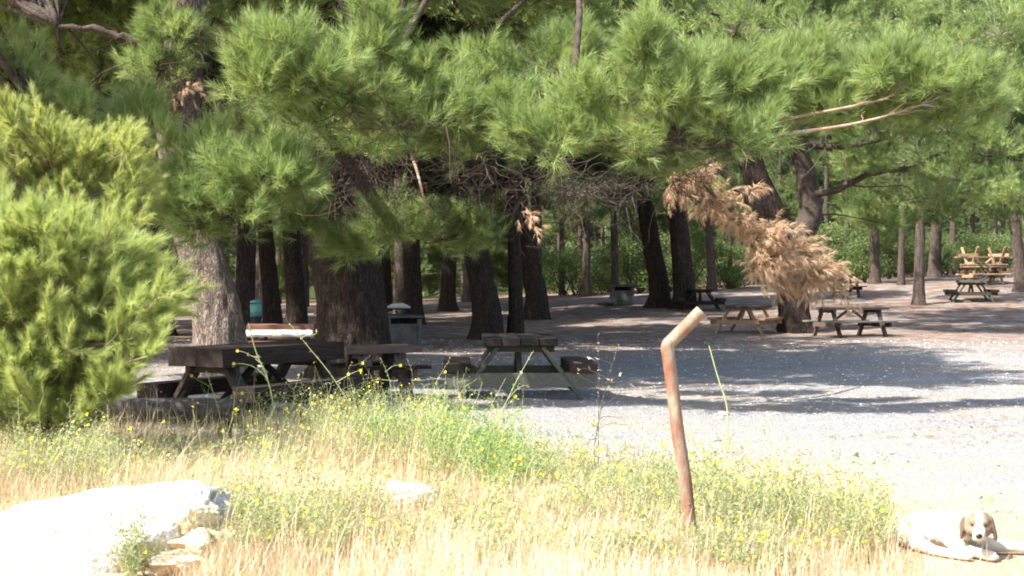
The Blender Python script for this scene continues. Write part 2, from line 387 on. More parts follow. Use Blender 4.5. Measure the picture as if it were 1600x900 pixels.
def trunk(mb, pts, rads, k=20, n=40, rough=.05, flare=.45, flute=.5):
    pr = smooth_path(np.concatenate([np.asarray(pts, float), np.asarray(rads, float)[:, None]], 1), n)
    p = pr[:, :3]; r = pr[:, 3]; z0 = p[0, 2]
    r = r*(1+flare*np.exp(-(p[:, 2]-z0)/.35))
    th = np.linspace(0, 2*math.pi, k, endpoint=False)
    tg = unit(np.gradient(p, axis=0)); a = unit(np.cross(tg, [0, 1, 0.])); b = np.cross(tg, a)
    dirs = a[:, None]*np.cos(th)[None, :, None]+b[:, None]*np.sin(th)[None, :, None]
    q = p[:, None]+dirs*r[:, None, None]
    nz = fbm(q*np.array([5, 5, 1.6])/max(r.mean()*2, .2)*.5+p[0], 4)*rough + rough*.9*vnoise(q*np.array([14, 14, 4.])+3)
    root = flute*.25*np.exp(-(p[:, 2]-z0)/.3)[:, None]*np.cos(th*5+p[0, 0]*7)[None]
    q = p[:, None]+dirs*(r[:, None]*(1+nz+root))[..., None]
    v = np.concatenate([q.reshape(-1, 3), p[-1:]])
    i = np.arange(n-1)[:, None]*k; j = np.arange(k)[None]; j2 = (j+1) % k
    qd = np.stack([i+j, i+j2, i+k+j2, i+k+j], -1).reshape(-1, 4)
    jj = np.arange(k)
    mb.add(v, q=qd, t=np.stack([(n-1)*k+jj, (n-1)*k+(jj+1) % k, jj*0+n*k], 1), r=.5)
    return pr

def localise(mb, root):
    mb.v = [v-np.array(root) for v in mb.v]; return mb

HERO = dict(branchlets=23, per=9, n=48, L=.18, wd=.0065)
def hero_tree(name, label, base, trunk_pts, trunk_r, limbs=(), pads=(), top=(), dead=None, bark_m='bark', group=None,
              orange=(), fol='needles', dense=None, k=28, n=70, flare=.35, twig='twig', tangle=()):
    """trunk_pts in world space; limbs: polylines with start radius; pads: (centre, radii)"""
    rt = empty(name, tuple(base), 0, label, 'tree', group)
    tb, lb, cb, tw = MB(), MB(), MB(), MB()
    trunk(tb, trunk_pts, trunk_r, k, n, flare=flare)
    nodes = [np.asarray(p, float) for p in smooth_path(trunk_pts, 30) if p[2] > base[2]+min(2.2, .25*(trunk_pts[-1][2]-base[2]))]
    for poly, r0, r1 in limbs:
        sp = smooth_path(poly, 22); sp[1:-1] += rng.normal(size=(20, 3))*.02
        lb.tube(sp, np.linspace(r0, r1, 22), 8, jit=.05); nodes += list(sp[3:])
    nodes_a = np.array(nodes)
    def link(c, rads, mb, r0):
        d = np.linalg.norm(nodes_a-c, axis=1)+1.2*np.clip(nodes_a[:, 2]-c[2], 0, 9)*.4; s = nodes_a[d.argmin()]
        e = np.array(c)-np.array([0, 0, rads[2]*.5])
        cv = curve(s, e, -.04, .03); mb.tube(cv, np.linspace(r0, r0*.35, len(cv)), 5, jit=.06)
        return e
    kw = dict(HERO); kw.update(dense or {})
    for c, rads, *f in pads:
        e = link(c, rads, lb, .03)
        kk = dict(kw); kk['branchlets'] = int(kw['branchlets']*(f[0] if f else 1))
        pad(cb, tw, c, rads, root=e, **kk)
    for c, rads in top:
        e = link(c, rads, lb, .05)
        pad(cb, None, c, rads, branchlets=22, per=9, n=22, L=.28, wd=.032, root=e)
    for c, rads, cnt in tangle:       # bare dead twigs
        for q in range(cnt):
            s = np.array(c)+rng.normal(size=3)*np.array(rads)*.5; e = s+rng.normal(size=3)*np.array([.35, .3, .3])+np.array([0, 0, -.12])
            tw.tube(curve(s, e, .05, .12, 6), np.linspace(.0055, .002, 6), 3, cap=False)
    orgs = []
    for poly, r0, r1 in orange:
        org = MB(); orgs.append(org); sp = smooth_path(poly, 24); org.tube(sp, np.linspace(r0, r1, 24), 7, jit=.05)
        for q in range(9 if r0 < .028 else 0):
            i = rng.integers(10, 23); s = sp[i]; e = s+np.array([rng.uniform(.1, .4), rng.uniform(-.2, .2), rng.uniform(-.02, .22)])
            org.tube(curve(s, e, .0, .06, 6), np.linspace(r0*.3, .003, 6), 4, cap=False)
    localise(tb, base).build('trunk', M[bark_m], rt, True)
    if lb.v: tag(localise(lb, base).build('limbs', M['limb'], rt, True), kind='stuff')
    for org in orgs:
        o = tag(localise(org, base).build('limb', M['limb_orange'], rt, True)); o['label'] = 'bare pale limb with flaking orange bark'
    if tw.v: tag(localise(tw, base).build('twigs', M[twig], rt), kind='stuff')
    if cb.v: localise(cb, base).build('crown', M[fol], rt)
    if dead:
        db, dt = MB(), MB()
        for poly, r0, r1 in dead['limbs']: dt.tube(smooth_path(poly, 18), np.linspace(r0, r1, 18), 6, jit=.05)
        for c, rads, cnt in dead['pads']:
            pad(db, dt, c, rads, branchlets=int(cnt*1.15), per=7, n=28, L=.10, wd=.0065, up=-.3, droop=.5, twr=.006, root=np.array(c)+np.array([-.12, 0, rads[2]*.4]))
        o = tag(localise(dt, base).build('dead_twigs', M['twig_brown'], rt), kind='stuff')
        o = localise(db, base).build('dead_needles', M['dead_needles'], rt); o['label'] = 'drooping dead bough with rust brown needles'
    return rt

def pp(px, py, Y, rx, rz, ry=None): return (P(px, py, Y), (rx, ry or rx*.8, rz))
def rand_top(cx, cy_, z0, z1, rmax, cnt, rp=.9):
    out = []
    for i in range(cnt):
        z = z0+(z1-z0)*(i+.5)/cnt; f = 1-(z-z0)/(z1-z0); a = rng.uniform(0, 6.28); rr = rmax*(.25+.75*f)*rng.uniform(.35, 1)
        out.append((np.array([cx+math.cos(a)*rr, cy_+math.sin(a)*rr, z]), (rp*rng.uniform(.8, 1.3), rp*rng.uniform(.8, 1.3), rp*.45)))
    return out

# --- pine A: leaning pale trunk at the left
Y = 21.5; b = P(345, 600, Y); b[2] = gz(b[0], b[1])
pA = [b, P(343, 520, Y), P(328, 440, Y), P(308, 380, Y), P(284, 300, Y), P(278, 180, Y), P(290, 40, Y), P(300, -300, Y), P(310, -700, Y)]
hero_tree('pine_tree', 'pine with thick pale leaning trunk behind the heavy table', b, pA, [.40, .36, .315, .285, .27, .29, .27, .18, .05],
    limbs=[([P(300, 290, Y), P(330, 240, 20), P(380, 230, 18.4), P(440, 250, 17.3)], .11, .03),
           ([P(288, 170, Y), P(230, 150, 20.5), P(150, 165, 19), P(60, 170, 18)], .10, .03),
           ([P(288, 120, Y), P(200, 60, 21), P(90, 40, 21)], .09, .03)],
    pads=[pp(330, 232, 17.6, .72, .34), pp(405, 262, 17.2, .58, .36), pp(450, 258, 17.4, .32, .28), pp(290, 290, 17.6, .5, .38), pp(360, 320, 17.5, .62, .28),
          pp(300, 340, 17.8, .4, .2),
          pp(150, 170, 18.5, .75, .28), pp(215, 175, 18.3, .32, .26), pp(70, 170, 18.2, .5, .34), pp(20, 120, 18, .42, .6),
          pp(90, 60, 23.5, 1.1, .5), pp(210, 40, 24, 1, .45), pp(330, 20, 22.5, .8, .4, .6), pp(40, 20, 23, .9, .5), pp(160, 110, 24, .9, .4, .5), pp(420, 190, 21, .5, .3), pp(280, 40, 20.6, .5, .25, .5), pp(250, 100, 20.7, .45, .2, .5)],
    top=rand_top(b[0]-.6, 24.5, 6.2, 11.5, 3.4, 34)+[(np.array([x, y, z]), (.95, .95, .4)) for x, y, z in ((-8.6, 16.4, 6.6), (-7.6, 15.4, 6.5), (-8.8, 15, 7), (-7.4, 16.7, 6.9), (-8.0, 14.6, 6.4), (-9.4, 17, 7.2), (-8.2, 16, 7.6))]+[(np.array([rng.uniform(-9.6, -6.0), rng.uniform(21.8, 28), rng.uniform(6, 7.4)]), (1.1, 1.1, .45)) for _ in range(18)], bark_m='bark_pale', twig='twig_brown', k=72, n=170,  # extra crown pads out of view, added to keep sun off the table ground
    tangle=[(P(290, 110, 20.6), (.8, .5, .7), 150)])

# --- pine B: the great dark trunk with the long lit bough
Y = 24.5; b = P(552, 590, Y); b[2] = gz(b[0], b[1])
pB = [b, P(552, 545, Y), P(545, 470, Y), P(530, 390, Y), P(520, 300, Y), P(520, 150, Y), P(530, 0, Y), P(540, -300, Y), P(545, -600, Y)]
L = lambda x, y, d: P(x, y, d)
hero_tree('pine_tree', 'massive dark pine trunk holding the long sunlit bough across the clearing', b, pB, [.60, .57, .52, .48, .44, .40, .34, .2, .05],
    limbs=[([L(525, 250, Y), L(500, 200, 21.5), L(470, 150, 19), L(440, 110, 17.3)], .14, .04),
           ([L(530, 230, Y), L(600, 200, 21.5), L(680, 215, 19.3), L(790, 210, 18.3), L(960, 215, 17.6), L(1120, 225, 17.4), L(1230, 205, 17.8)], .20, .06),
           ([L(790, 210, 18.3), L(900, 150, 18.3), L(1060, 160, 17.8), L(1250, 140, 18), L(1420, 120, 18.6)], .08, .03),
           ([L(530, 190, Y), L(570, 150, 21), L(600, 110, 18.6), L(590, 40, 17.8)], .12, .03),
           ([L(530, 290, Y), L(620, 330, 23), L(720, 345, 22)], .08, .02)],
    orange=[([L(1150, 215, 17.6), L(1260, 205, 17.4), L(1350, 190, 17.3), L(1420, 170, 17.4), L(1478, 148, 17.6)], .024, .006),
            ([L(1180, 195, 17.7), L(1280, 176, 17.4), L(1350, 162, 17.4), L(1395, 147, 17.4), L(1420, 100, 17.4)], .020, .006),
            ([L(640, 230, 20.5), L(655, 280, 20.3), L(668, 340, 20.2)], .03, .008)],
    pads=[pp(425, 70, 17.2, .42, .34), pp(400, 115, 17.1, .38, .25), pp(480, 95, 17.2, .5, .36), pp(580, 45, 17.8, .3, .5), pp(555, 120, 17.8, .6, .42), pp(640, 110, 18.2, .55, .36),
          pp(500, 160, 18.2, .7, .24), pp(620, 175, 18, .7, .34), pp(690, 165, 18, .55, .36), pp(560, 215, 19.5, .8, .24),
          pp(770, 95, 19.4, .55, .24), pp(850, 85, 19.4, .6, .30), pp(910, 75, 19.4, .28, .26),
          pp(740, 215, 18.4, .55, .3), pp(800, 165, 18.2, .5, .28), pp(860, 205, 17.7, .55, .36), pp(930, 150, 17.6, .55, .36), pp(975, 205, 17.5, .6, .33),
          pp(1008, 60, 16.9, .22, .36), pp(1040, 130, 17.1, .5, .38), pp(1060, 190, 17.2, .55, .36), pp(1120, 120, 17.4, .5, .4), pp(1140, 200, 17.2, .55, .38),
          pp(1190, 120, 17.6, .5, .34), pp(1250, 90, 17.9, .35, .34), pp(1270, 130, 17.9, .5, .26), pp(1340, 115, 18.2, .42, .28), pp(1390, 100, 18.3, .42, .3), pp(1450, 130, 18.6, .5, .3, .4), pp(1500, 110, 18.8, .3, .3), pp(1470, 165, 18.3, .3, .18), pp(1400, 165, 18.4, .3, .15, .5), pp(1530, 160, 19, .3, .2), pp(1350, 150, 18.2, .4, .14, .5), pp(1290, 170, 18, .4, .16, .6), pp(1440, 120, 17.6, .35, .2, .7), pp(1500, 140, 17.7, .3, .2, .7), pp(1380, 110, 17.6, .3, .18, .6),
          pp(1040, 245, 18, .5, .22), 
          pp(600, 345, 21.5, .7, .3), pp(690, 360, 22, .7, .28), pp(740, 350, 22.3, .4, .25), pp(550, 375, 22.5, .4, .2), pp(480, 330, 22.5, .3, .5, .3)],
    top=rand_top(b[0], 25.5, 8, 14, 4.2, 26)+[(np.array([rng.uniform(-6.2, 2.6), rng.uniform(19.6, 29), rng.uniform(6.3, 9)]), (1.35, 1.3, .5)) for _ in range(60)]+[(np.array([rng.uniform(-8, 3), rng.uniform(28, 38), rng.uniform(7, 10)]), (1.5, 1.5, .5)) for _ in range(26)]+[(P(x, y, d), (1.0, .9, .45)) for x, y, d in ((520, -40, 22), (700, -60, 23), (850, -40, 25), (900, -90, 24), (1000, -60, 26))],  # overhead pads out of view, spread wide to shade gravel and stand
    bark_m='bark', k=96, n=180, twig='twig_brown',
    tangle=[(P(590, 270, 20.5), (.7, .5, .5), 170), (P(760, 285, 21.5), (1.3, .6, .45), 210), (P(920, 290, 21.5), (1.0, .5, .4), 200), (P(560, 230, 20.5), (.5, .4, .5), 120), (P(480, 200, 20), (.7, .5, .5), 90), (P(1080, 260, 18.5), (.5, .4, .25), 70),
            (P(880, 110, 19.0), (.7, .3, .15), 60), (P(600, 190, 17.7), (1.0, .3, .2), 60), (P(1120, 230, 17.1), (1.1, .3, .15), 60), (P(730, 240, 18), (.6, .3, .15), 40)],
    dead=dict(limbs=[([P(1010, 225, 18.6), P(1075, 260, 19), P(1130, 320, 19.3), P(1190, 365, 19.6), P(1260, 410, 19.8), P(1325, 455, 20)], .04, .012),
                     ([P(1130, 320, 19.3), P(1180, 340, 19.2), P(1240, 365, 19.3)], .02, .006)],
              pads=[(P(1085, 275, 19), (.26, .2, .24), 14), (P(1120, 325, 19.2), (.22, .2, .2), 12), (P(1160, 350, 19.2), (.26, .22, .15), 12), (P(1215, 372, 19.2), (.3, .25, .16), 16),
                    (P(1195, 425, 19.4), (.26, .25, .17), 14), (P(1255, 400, 19.4), (.3, .25, .2), 18), (P(1275, 440, 19.6), (.3, .25, .22), 18), (P(1225, 445, 19.6), (.2, .2, .15), 9), (P(1190, 385, 19.3), (.25, .2, .2), 12), (P(1170, 300, 19), (.12, .12, .1), 4), (P(1060, 300, 19), (.15, .15, .25), 9), (P(1295, 425, 19.7), (.2, .2, .2), 10), (P(1215, 410, 19.3), (.3, .25, .2), 14), (P(1325, 462, 19.9), (.12, .12, .12), 5),
                    (P(832, 345, 20), (.08, .1, .2), 3), (P(575, 190, 18.5), (.16, .12, .05), 5), (P(300, 145, 20.5), (.3, .2, .12), 5)]))

# --- the middle stand
def mid_pine(label, px, py_base, Y, wpx, lean=0, crown=None, topz=13, k=36, n=70, bm='bark', cz=5.2, cnt=34, rmax=4.4, group='big pines in the middle of the clearing', zfix=None, dense=None):
    cnt = int(cnt*1.25)
    x = (px-800)/FPX*Y; b = np.array([x, Y, gz(x, Y)-.03]); r = wpx/FPX*Y/2
    pts = [b, b+[0, 0, .8], b+[lean*.25, 0, 2.2], b+[lean*.6, 0, 4.5], b+[lean, 0, 8], b+[lean*1.1, .2, topz-.5]]
    tops = rand_top(b[0]+lean, Y, cz, topz, rmax, cnt, .95)
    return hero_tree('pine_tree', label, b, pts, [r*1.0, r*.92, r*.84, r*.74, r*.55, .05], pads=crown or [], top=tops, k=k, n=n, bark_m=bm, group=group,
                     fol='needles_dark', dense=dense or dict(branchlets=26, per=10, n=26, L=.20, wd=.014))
mid_pine('dark pine with flared reddish base directly behind the middle picnic table', 760, 528, 40, 46, -1.0,
         crown=[pp(740, 250, 37, 1.5, .5), pp(680, 180, 38, 1.6, .6), pp(850, 250, 38, 1.2, .4), pp(620, 60, 38, 2, .8), pp(760, 30, 38, 2, .8)])
mid_pine('straight narrow dark pine trunk beside the flared one behind the middle table', 806, 528, 40.5, 25, -.15, cnt=14)
mid_pine('dark pine leaning left, set back between flared pine and concrete block', 838, 500, 52, 37, -1.1,
         crown=[pp(860, 60, 46, 2.2, .9), pp(930, 120, 47, 2, .7), pp(900, 290, 48, 1.5, .5), pp(960, 20, 45, 2, 1)])
mid_pine('left one of the close pair of dark pines right of the concrete block', 1030, 485, 57, 34, -1.0,
         crown=[pp(1000, 280, 52, 1.6, .6), pp(1060, 40, 52, 2.6, 1), pp(960, 300, 53, 1.3, .5)])
mid_pine('right one of the close pair of dark pines, a dark table behind it', 1069, 488, 56, 37, -.5,
         crown=[pp(1100, 60, 50, 2.2, 1), pp(1150, 20, 50, 2, 1)])
mid_pine('dark slim pine close behind the massive trunk beside the concrete grill', 590, 530, 34, 34, -.6, group=None, cnt=18)
for px, py, Yd, wp, ln in ((382, 0, 36, 36, .15), (425, 0, 44, 30, -.5), (463, 0, 40, 34, -.4), (646, 0, 50, 30, -.2), (700, 0, 60, 26, .3), (250, 0, 42, 40, .2), (170, 0, 34, 44, .1), (600, 0, 62, 26, 0), (510, 0, 60, 28, 0)):
    lab = {382: 'dark upright pine between pale leaning pine and green bin', 463: 'slim leaning pine right of the green bin, left of the massive trunk', 425: 'dark pine standing just behind the green bin',
           646: 'slim pine standing behind the low concrete grill', 700: 'dark slender pine at wood edge left of the flared pine'}.get(px, 'shaded pine trunk deep in the wood at the left')
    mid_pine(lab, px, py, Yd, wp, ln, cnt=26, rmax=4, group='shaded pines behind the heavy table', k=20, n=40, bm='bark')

mid_pine('added pine out of view at the left, shading the heavy table', -650, 0, 15.3, 60, .1, cnt=22, rmax=1.9, topz=10.5, k=20, n=40, group=None)  # unseen pine added to shade the ground round the heavy table
# --- pine E: the forked pine at the right
Y = 44; b = np.array([(1243-800)/FPX*Y, Y, 0]); b[2] = gz(b[0], b[1])-.03
pE = [b, P(1240, 470, Y), P(1225, 400, Y), P(1212, 355, Y), P(1190, 300, Y), P(1170, 230, Y), P(1180, 100, Y), P(1185, -100, Y), P(1190, -350, Y)]
pine_E = hero_tree('pine_tree', 'forked pine with two bent stems behind the dead brown bough', b, pE, [.42, .42, .42, .46, .38, .34, .30, .2, .05],
    limbs=[([P(1218, 400, Y), P(1262, 350, Y), P(1262, 280, Y), P(1245, 215, Y), P(1250, 100, Y), P(1270, -60, Y), P(1270, -300, Y)], .42, .06),
           ([P(1265, 300, Y), P(1300, 300, 43.5), P(1360, 272, 43), P(1425, 262, 42.5), P(1480, 238, 42), P(1560, 245, 42)], .12, .03),
           ([P(1250, 225, Y), P(1320, 230, 43.5), P(1410, 208, 43)], .12, .03),
           ([P(1205, 350, Y), P(1170, 315, 43.5), P(1115, 250, 43), P(1100, 200, 43)], .16, .04),
           ([P(1180, 100, Y), P(1150, 40, 43), P(1110, 20, 42)], .12, .04)],
    pads=[pp(1150, 30, 42, 1.6, .7), pp(1260, 30, 42, 1.5, .8), pp(1350, 60, 42, 1.8, .7), pp(1460, 60, 42, 2.0, .7), pp(1560, 30, 41, 1.6, .9), pp(1400, 10, 43, 2, .6), pp(1540, 130, 41, 1.6, .6), pp(1080, 80, 43, 1.5, .5),
          pp(1370, 195, 41.5, 1.2, .4), pp(1480, 190, 41.5, 1.6, .5), pp(1560, 220, 41, 1.3, .6), pp(1340, 250, 42, 1, .3), pp(1430, 300, 46, 1.2, .4), pp(1290, 170, 41.5, 1.3, .45), pp(1400, 130, 41, 1.5, .5), pp(1500, 270, 41.5, 1.3, .4), pp(1580, 300, 41, 1.1, .5), pp(1250, 190, 42, .9, .3), pp(1330, 110, 41, 1.4, .5), pp(1590, 150, 41, 1.2, .6), pp(1380, 340, 47, 1.2, .35), pp(1150, 290, 46, .8, .3)],
    top=rand_top(b[0], Y+1, 9.5, 15, 4.0, 24, 1.2), bark_m='bark', fol='needles', k=40, n=90,
    dense=dict(branchlets=30, per=11, n=26, L=.2, wd=.013))

# --- slender pines at the right
def slim(label, px, Y, wpx, lean=0.0, cnt=12, cz=4.2, topz=9.5, rmax=2.0, crown=None, fol='needles_far', bm='bark_far', group='slender pines along the right of the clearing'):
    x = (px-800)/FPX*Y; b = np.array([x, Y, gz(x, Y)-.03]); r = wpx/FPX*Y/2
    pts = [b, b+[0, 0, .8], b+[lean*.3, 0, 2.2], b+[lean*.7, 0, 4.5], b+[lean, 0, topz-.3]]
    return hero_tree('pine_tree', label, b, pts, [r, r*.93, r*.85, r*.7, .04], pads=(crown or [])+[(c, r_) for c, r_ in rand_top(b[0]+lean, Y, cz, topz, rmax, cnt, .75)],
                     bark_m=bm, k=16, n=36, group=group, fol=fol, dense=dense_far)
dense_far = dict(branchlets=16, per=9, n=16, L=.26, wd=.022)
slim('slender pine with pale lit base right of the plank bench table', 1436, 55, 18, .1, crown=[pp(1440, 240, 54, 1.3, .4), pp(1480, 320, 55, 1.1, .5)])
slim('dark thin pine at wood edge behind the forked pine', 1367, 68, 16, -.1)
slim('thin pine with pale foot at the wood edge left of lit slender pine', 1408, 66, 11, .1)
slim('leaning pale pine by the stacked tables', 1594, 60, 20, -.5, crown=[pp(1590, 330, 58, 1.2, .8)])
slim('thin pine behind the stack of upturned tables', 1461, 72, 20, .2)
slim('pale spotted pine trunk right of the dark pair, behind the small dark table', 1112, 68, 15, -.3)
slim('pale pine trunk standing behind the concrete block', 961, 66, 13, -.1, group='slender pines at the wood edge')
slim('short pale trunk at wood edge between dark pair and plank table', 1141, 72, 8, 0, cnt=8)
slim('dark thin pine at wood edge left of the concrete block', 916, 70, 14, .05, group='slender pines at the wood edge')

# --- the wood behind: copies of four trees and three low bushes
def proto(seed, low, h, rm, fol):
    x = 0; b = np.array([0, 0, 0.]); lean = rng.uniform(-.4, .4); r = .16 if h > 7 else .07
    pts = [b+[0, 0, -.3], b+[0, 0, .8], b+[lean*.4, 0, h*.4], b+[lean, 0, h-.2]]
    return hero_tree('pine_tree', 'slender pine with bright leafy crown in the wood behind the clearing', b, pts, [r, r*.9, r*.7, .03],
                     pads=rand_top(lean*.5, 0, low, h, rm, int(9+h*1.1), .8), bark_m='bark_far', k=10, n=20, fol=fol, dense=dense_far, group='pines of the wood behind')
protos = [proto(1, 2.8, 10, 2.2, 'needles_far'), proto(2, 3.4, 11.5, 2.4, 'needles_far'), proto(3, .7, 5.0, 1.8, 'needles_far'), proto(4, 3.0, 9, 2.4, 'needles_dark')]
spots = []
for Yr, cnt in ((76, 17), (84, 19), (93, 20), (103, 20)):
    for i in range(cnt):
        x = (-.36+.72*(i+rng.uniform(.1, .9))/cnt)*Yr; spots.append((x, Yr+rng.uniform(-3, 3), int(rng.integers(0, 4)) if x/Yr > .05 else int(rng.choice([3, 3, 3, 1, 2]))))
# trees beyond the left edge that shade the stand
for x, y in ((-14, 27), (-13, 34), (-19, 36), (-12, 42), (-18, 46), (-24, 42), (-22, 56), (-14, 52), (-17, 66), (-9, 56), (-8, 66), (-2, 70), (-20, 30), (-11, 47), (-16, 24), (-10, 61), (-5, 74), (-15, 60), (1, 62), (-4, 55), (-6.5, 47)): spots.append((x, y, 1 if (x+y) % 2 else 0))
used = set()
for i, (x, y, kx) in enumerate(spots):
    src = protos[kx]; o = src if kx not in used else copy_tree(src); used.add(kx)
    o.location = (x, y, gz(x, y)); o.rotation_euler = (0, 0, rng.uniform(0, 6.28)); s_ = rng.uniform(.85, 1.25); o.scale = (s_,)*3
    if y < 72: o.scale = (1.6,)*3
    if kx == 2: o['label'] = 'low young pine bushy to the ground at the wood edge'; o['group'] = 'young pines in the wood'
    elif kx == 3: o['label'] = 'darker pine with dull green crown inside the wood behind'; o['group'] = 'darker pines of the wood'

def leaf_blob(mb, c, rad, n, size):
    d = unit(rng.normal(size=(n, 3))); r = rng.random((n, 1))**.45
    k_ = (1+.3*vnoise(d*2.2+np.array(c)))[:, None]
    p = np.array(c)+d*r*np.array(rad)*k_
    a = unit(rng.normal(size=(n, 3)))*size; b_ = unit(np.cross(a, rng.normal(size=(n, 3))))*size*.5
    v = np.stack([p-a*.5, p+b_*.5, p+a*.5, p-b_*.5], 1).reshape(-1, 3)
    mb.add(v, q=np.arange(n*4).reshape(-1, 4), r=rng.random(n))
def bush_proto():
    rt = empty('bush', (0, 0, 0), 0, 'broadleaf bush at the wood edge behind the clearing', 'bush', 'bushes at the wood edge')
    mb, st = MB(), MB()
    for i in range(9):
        c = np.array([rng.normal()*.7, rng.normal()*.5, rng.uniform(.4, 1.9)])
        st.tube(curve((rng.normal()*.1, rng.normal()*.1, -.1), c, 0, .06), np.linspace(.03, .008, 9), 5)
        leaf_blob(mb, c, (.6, .6, .42), 620, .075)
    st.build('stems', M['limb'], rt); mb.build('foliage', M['needles_far'], rt); return rt
bps = [bush_proto() for _ in range(3)]; ub = set()
for i in range(36):
    Yb = rng.uniform(69, 84); x = (.02+.34*(i+rng.random())/36)*Yb; kx = i % 3
    o = bps[kx] if kx not in ub else copy_tree(bps[kx]); ub.add(kx)
    o.location = (x, Yb, gz(x, Yb)); o.rotation_euler = (0, 0, rng.uniform(0, 6)); o.scale = (rng.uniform(.8, 1.5),)*2+(rng.uniform(.7, 1.5),)

# far wood on the hillside: nobody could count it
fw, ft = MB(), None
for i in range(520):
    Yf = rng.uniform(108, 230); x = rng.uniform(-.4, .4)*Yf; z = gz(x, Yf); h = rng.uniform(9, 14)
    fw.tube([(x, Yf, z-.5), (x, Yf, z+h*.8)], [.22, .08], 5)
    for q in range(7):
        leaf_blob(fw, (x+rng.normal()*1.4, Yf+rng.normal()*1.2, z+rng.uniform(.12, 1)*h), (2.0, 2.0, 1.1), 90, .5)
o = fw.build('woods', M['needles_far']); tag(o, 'far wood of mixed green pines on the hillside', 'woods', kind='stuff')

# --- young bright pine and yellow-green tree at the left edge
def young(label, cx, Y, h, outline, Yr, cnt, fol, name, **kw):
    b = np.array([cx, Y, gz(cx, Y)-.02]); rt = empty(name, tuple(b), 0, label, 'tree'); tb, cb, tw = MB(), MB(), MB()
    pts = [b, b+[0, 0, .7], b+[.05, 0, h*.6], b+[0, 0, h]]; tr = trunk(tb, pts, [.07, .06, .04, .015], 12, 24)
    xs_, ys_ = [p[0] for p in outline], [p[1] for p in outline]; tips = [(x, y) for x, y in outline if x > -40]; tips += [(x-rng.uniform(8, 22), y+rng.uniform(-12, 12)) for x, y in tips]
    while len(tips) < cnt:
        x, y = rng.uniform(min(xs_), max(xs_)), rng.uniform(min(ys_), max(ys_))
        if in_poly(x, y, outline): tips.append((x, y))
    for x, y in tips:
        e = P(x, y, rng.uniform(*Yr)); zz = min(max(e[2]-rng.uniform(.1, .6), b[2]+.2), b[2]+h)
        a = np.array([np.interp(zz, tr[:, 2], tr[:, k]) for k in range(3)]); a = a+(e-a)*rng.uniform(0, .45)*np.array([1, 1, .5])
        spray(cb, tw, a, e-unit(e-a)*.12, **kw)
    localise(tb, b).build('trunk', M['limb'], rt, True); tag(localise(tw, b).build('twigs', M['twig'], rt), kind='stuff'); localise(cb, b).build('crown', M[fol], rt)
    return rt
young('tall yellow-green young tree rising behind the bright pine at left edge', -4.3, 14.4, 2.9,
      [(-90, 180), (0, 165), (60, 172), (110, 195), (140, 235), (175, 228), (215, 215), (232, 260), (238, 310), (225, 350), (205, 400), (150, 430), (-90, 430)], (13.6, 14.7), 180, 'needles_yellow', 'young_tree', L=.085, wd=.0042, n=44, up=.5, shoots=9, ln=(.1, .3))
young('bushy bright green young pine in front of the yellow-green tree', -4.0, 13.1, 2.2,
      [(-90, 345), (0, 335), (60, 345), (115, 350), (160, 365), (190, 385), (222, 395), (240, 418), (270, 435), (300, 462), (268, 495), (240, 520), (245, 552), (215, 570), (200, 600), (175, 618), (150, 640), (110, 655), (40, 655), (-90, 660)], (12.2, 13.4), 185, 'needles_young', 'young_pine', L=.12, wd=.0036, n=50, up=.4, shoots=8)

# ------------------------------------------------------------------ picnic tables
def picnic_table(label, loc, rz, L=1.8, W=.78, H=.75, span=1.55, tt=.045, planks=5, sw=.26, st=.045, sh=.44, lw=.10, top='wood_dark', bench=None, leg=None,
                 brace_h=.12, ends=.28, group='picnic tables of the clearing', diag=True, name='picnic_table', parent=None, flip=False):
    rt = empty(name, loc, rz, label, 'picnic table', group)
    bench = bench or top; leg = leg or top
    m = MB(); pw = W/planks
    for i in range(planks): m.box((rng.normal()*.012, -W/2+pw*(i+.5), H-tt/2), (L, pw-.012, tt), jit=.003)
    m.build('tabletop', M[top], rt, bevel=.006)
    for s in (-1, 1):
        m = MB(); m.box((s*(L/2-ends), 0, H-tt-.04), (.07, W-.08, .08), jit=.002); m.build('cleat', M[leg], rt, bevel=.005)
    for s in (-1, 1):
        m = MB(); m.box((0, s*(span/2-sw/2), sh-st/2), (L, sw, st), jit=.003); m.build('bench', M[bench], rt, bevel=.006)
    for s in (-1, 1):
        m = MB(); xx = s*(L/2-ends+.075); m.bar((xx, -span/2+.03, sh-st-brace_h/2-.002), (xx, span/2-.03, sh-st-brace_h/2-.002), .06, brace_h, jit=.002)
        m.build('brace', M[leg], rt, bevel=.005)
        for t in (-1, 1):
            m = MB(); x2 = s*(L/2-ends); m.bar((x2, t*W*.30, H-tt-.01), (x2, t*span*.40, 0), .06, lw, up=(1, 0, 0), jit=.002)
            m.v[-1][:, 2] = np.clip(m.v[-1][:, 2], -.01, H-tt-.002)
            m.build('leg', M[leg], rt, bevel=.005)
    if diag:
        for s in (-1, 1):
            m = MB(); m.bar((s*(L/2-ends-.06), 0, sh-st-brace_h*.6), (s*.10, 0, H-tt-.03), .05, .07, up=(0, 1, 0)); m.build('strut', M[leg], rt, bevel=.004)
    if flip: rt.rotation_euler = (math.pi, 0, rz)
    return rt
def gp(px, Y): x = (px-800)/FPX*Y; return (x, Y, gz(x, Y))

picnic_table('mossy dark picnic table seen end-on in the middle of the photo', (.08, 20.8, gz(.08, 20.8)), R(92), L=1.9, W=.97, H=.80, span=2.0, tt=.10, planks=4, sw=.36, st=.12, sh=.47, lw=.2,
             top='wood_dark', bench='wood_dark', leg='wood_moss', brace_h=.18, ends=.14)
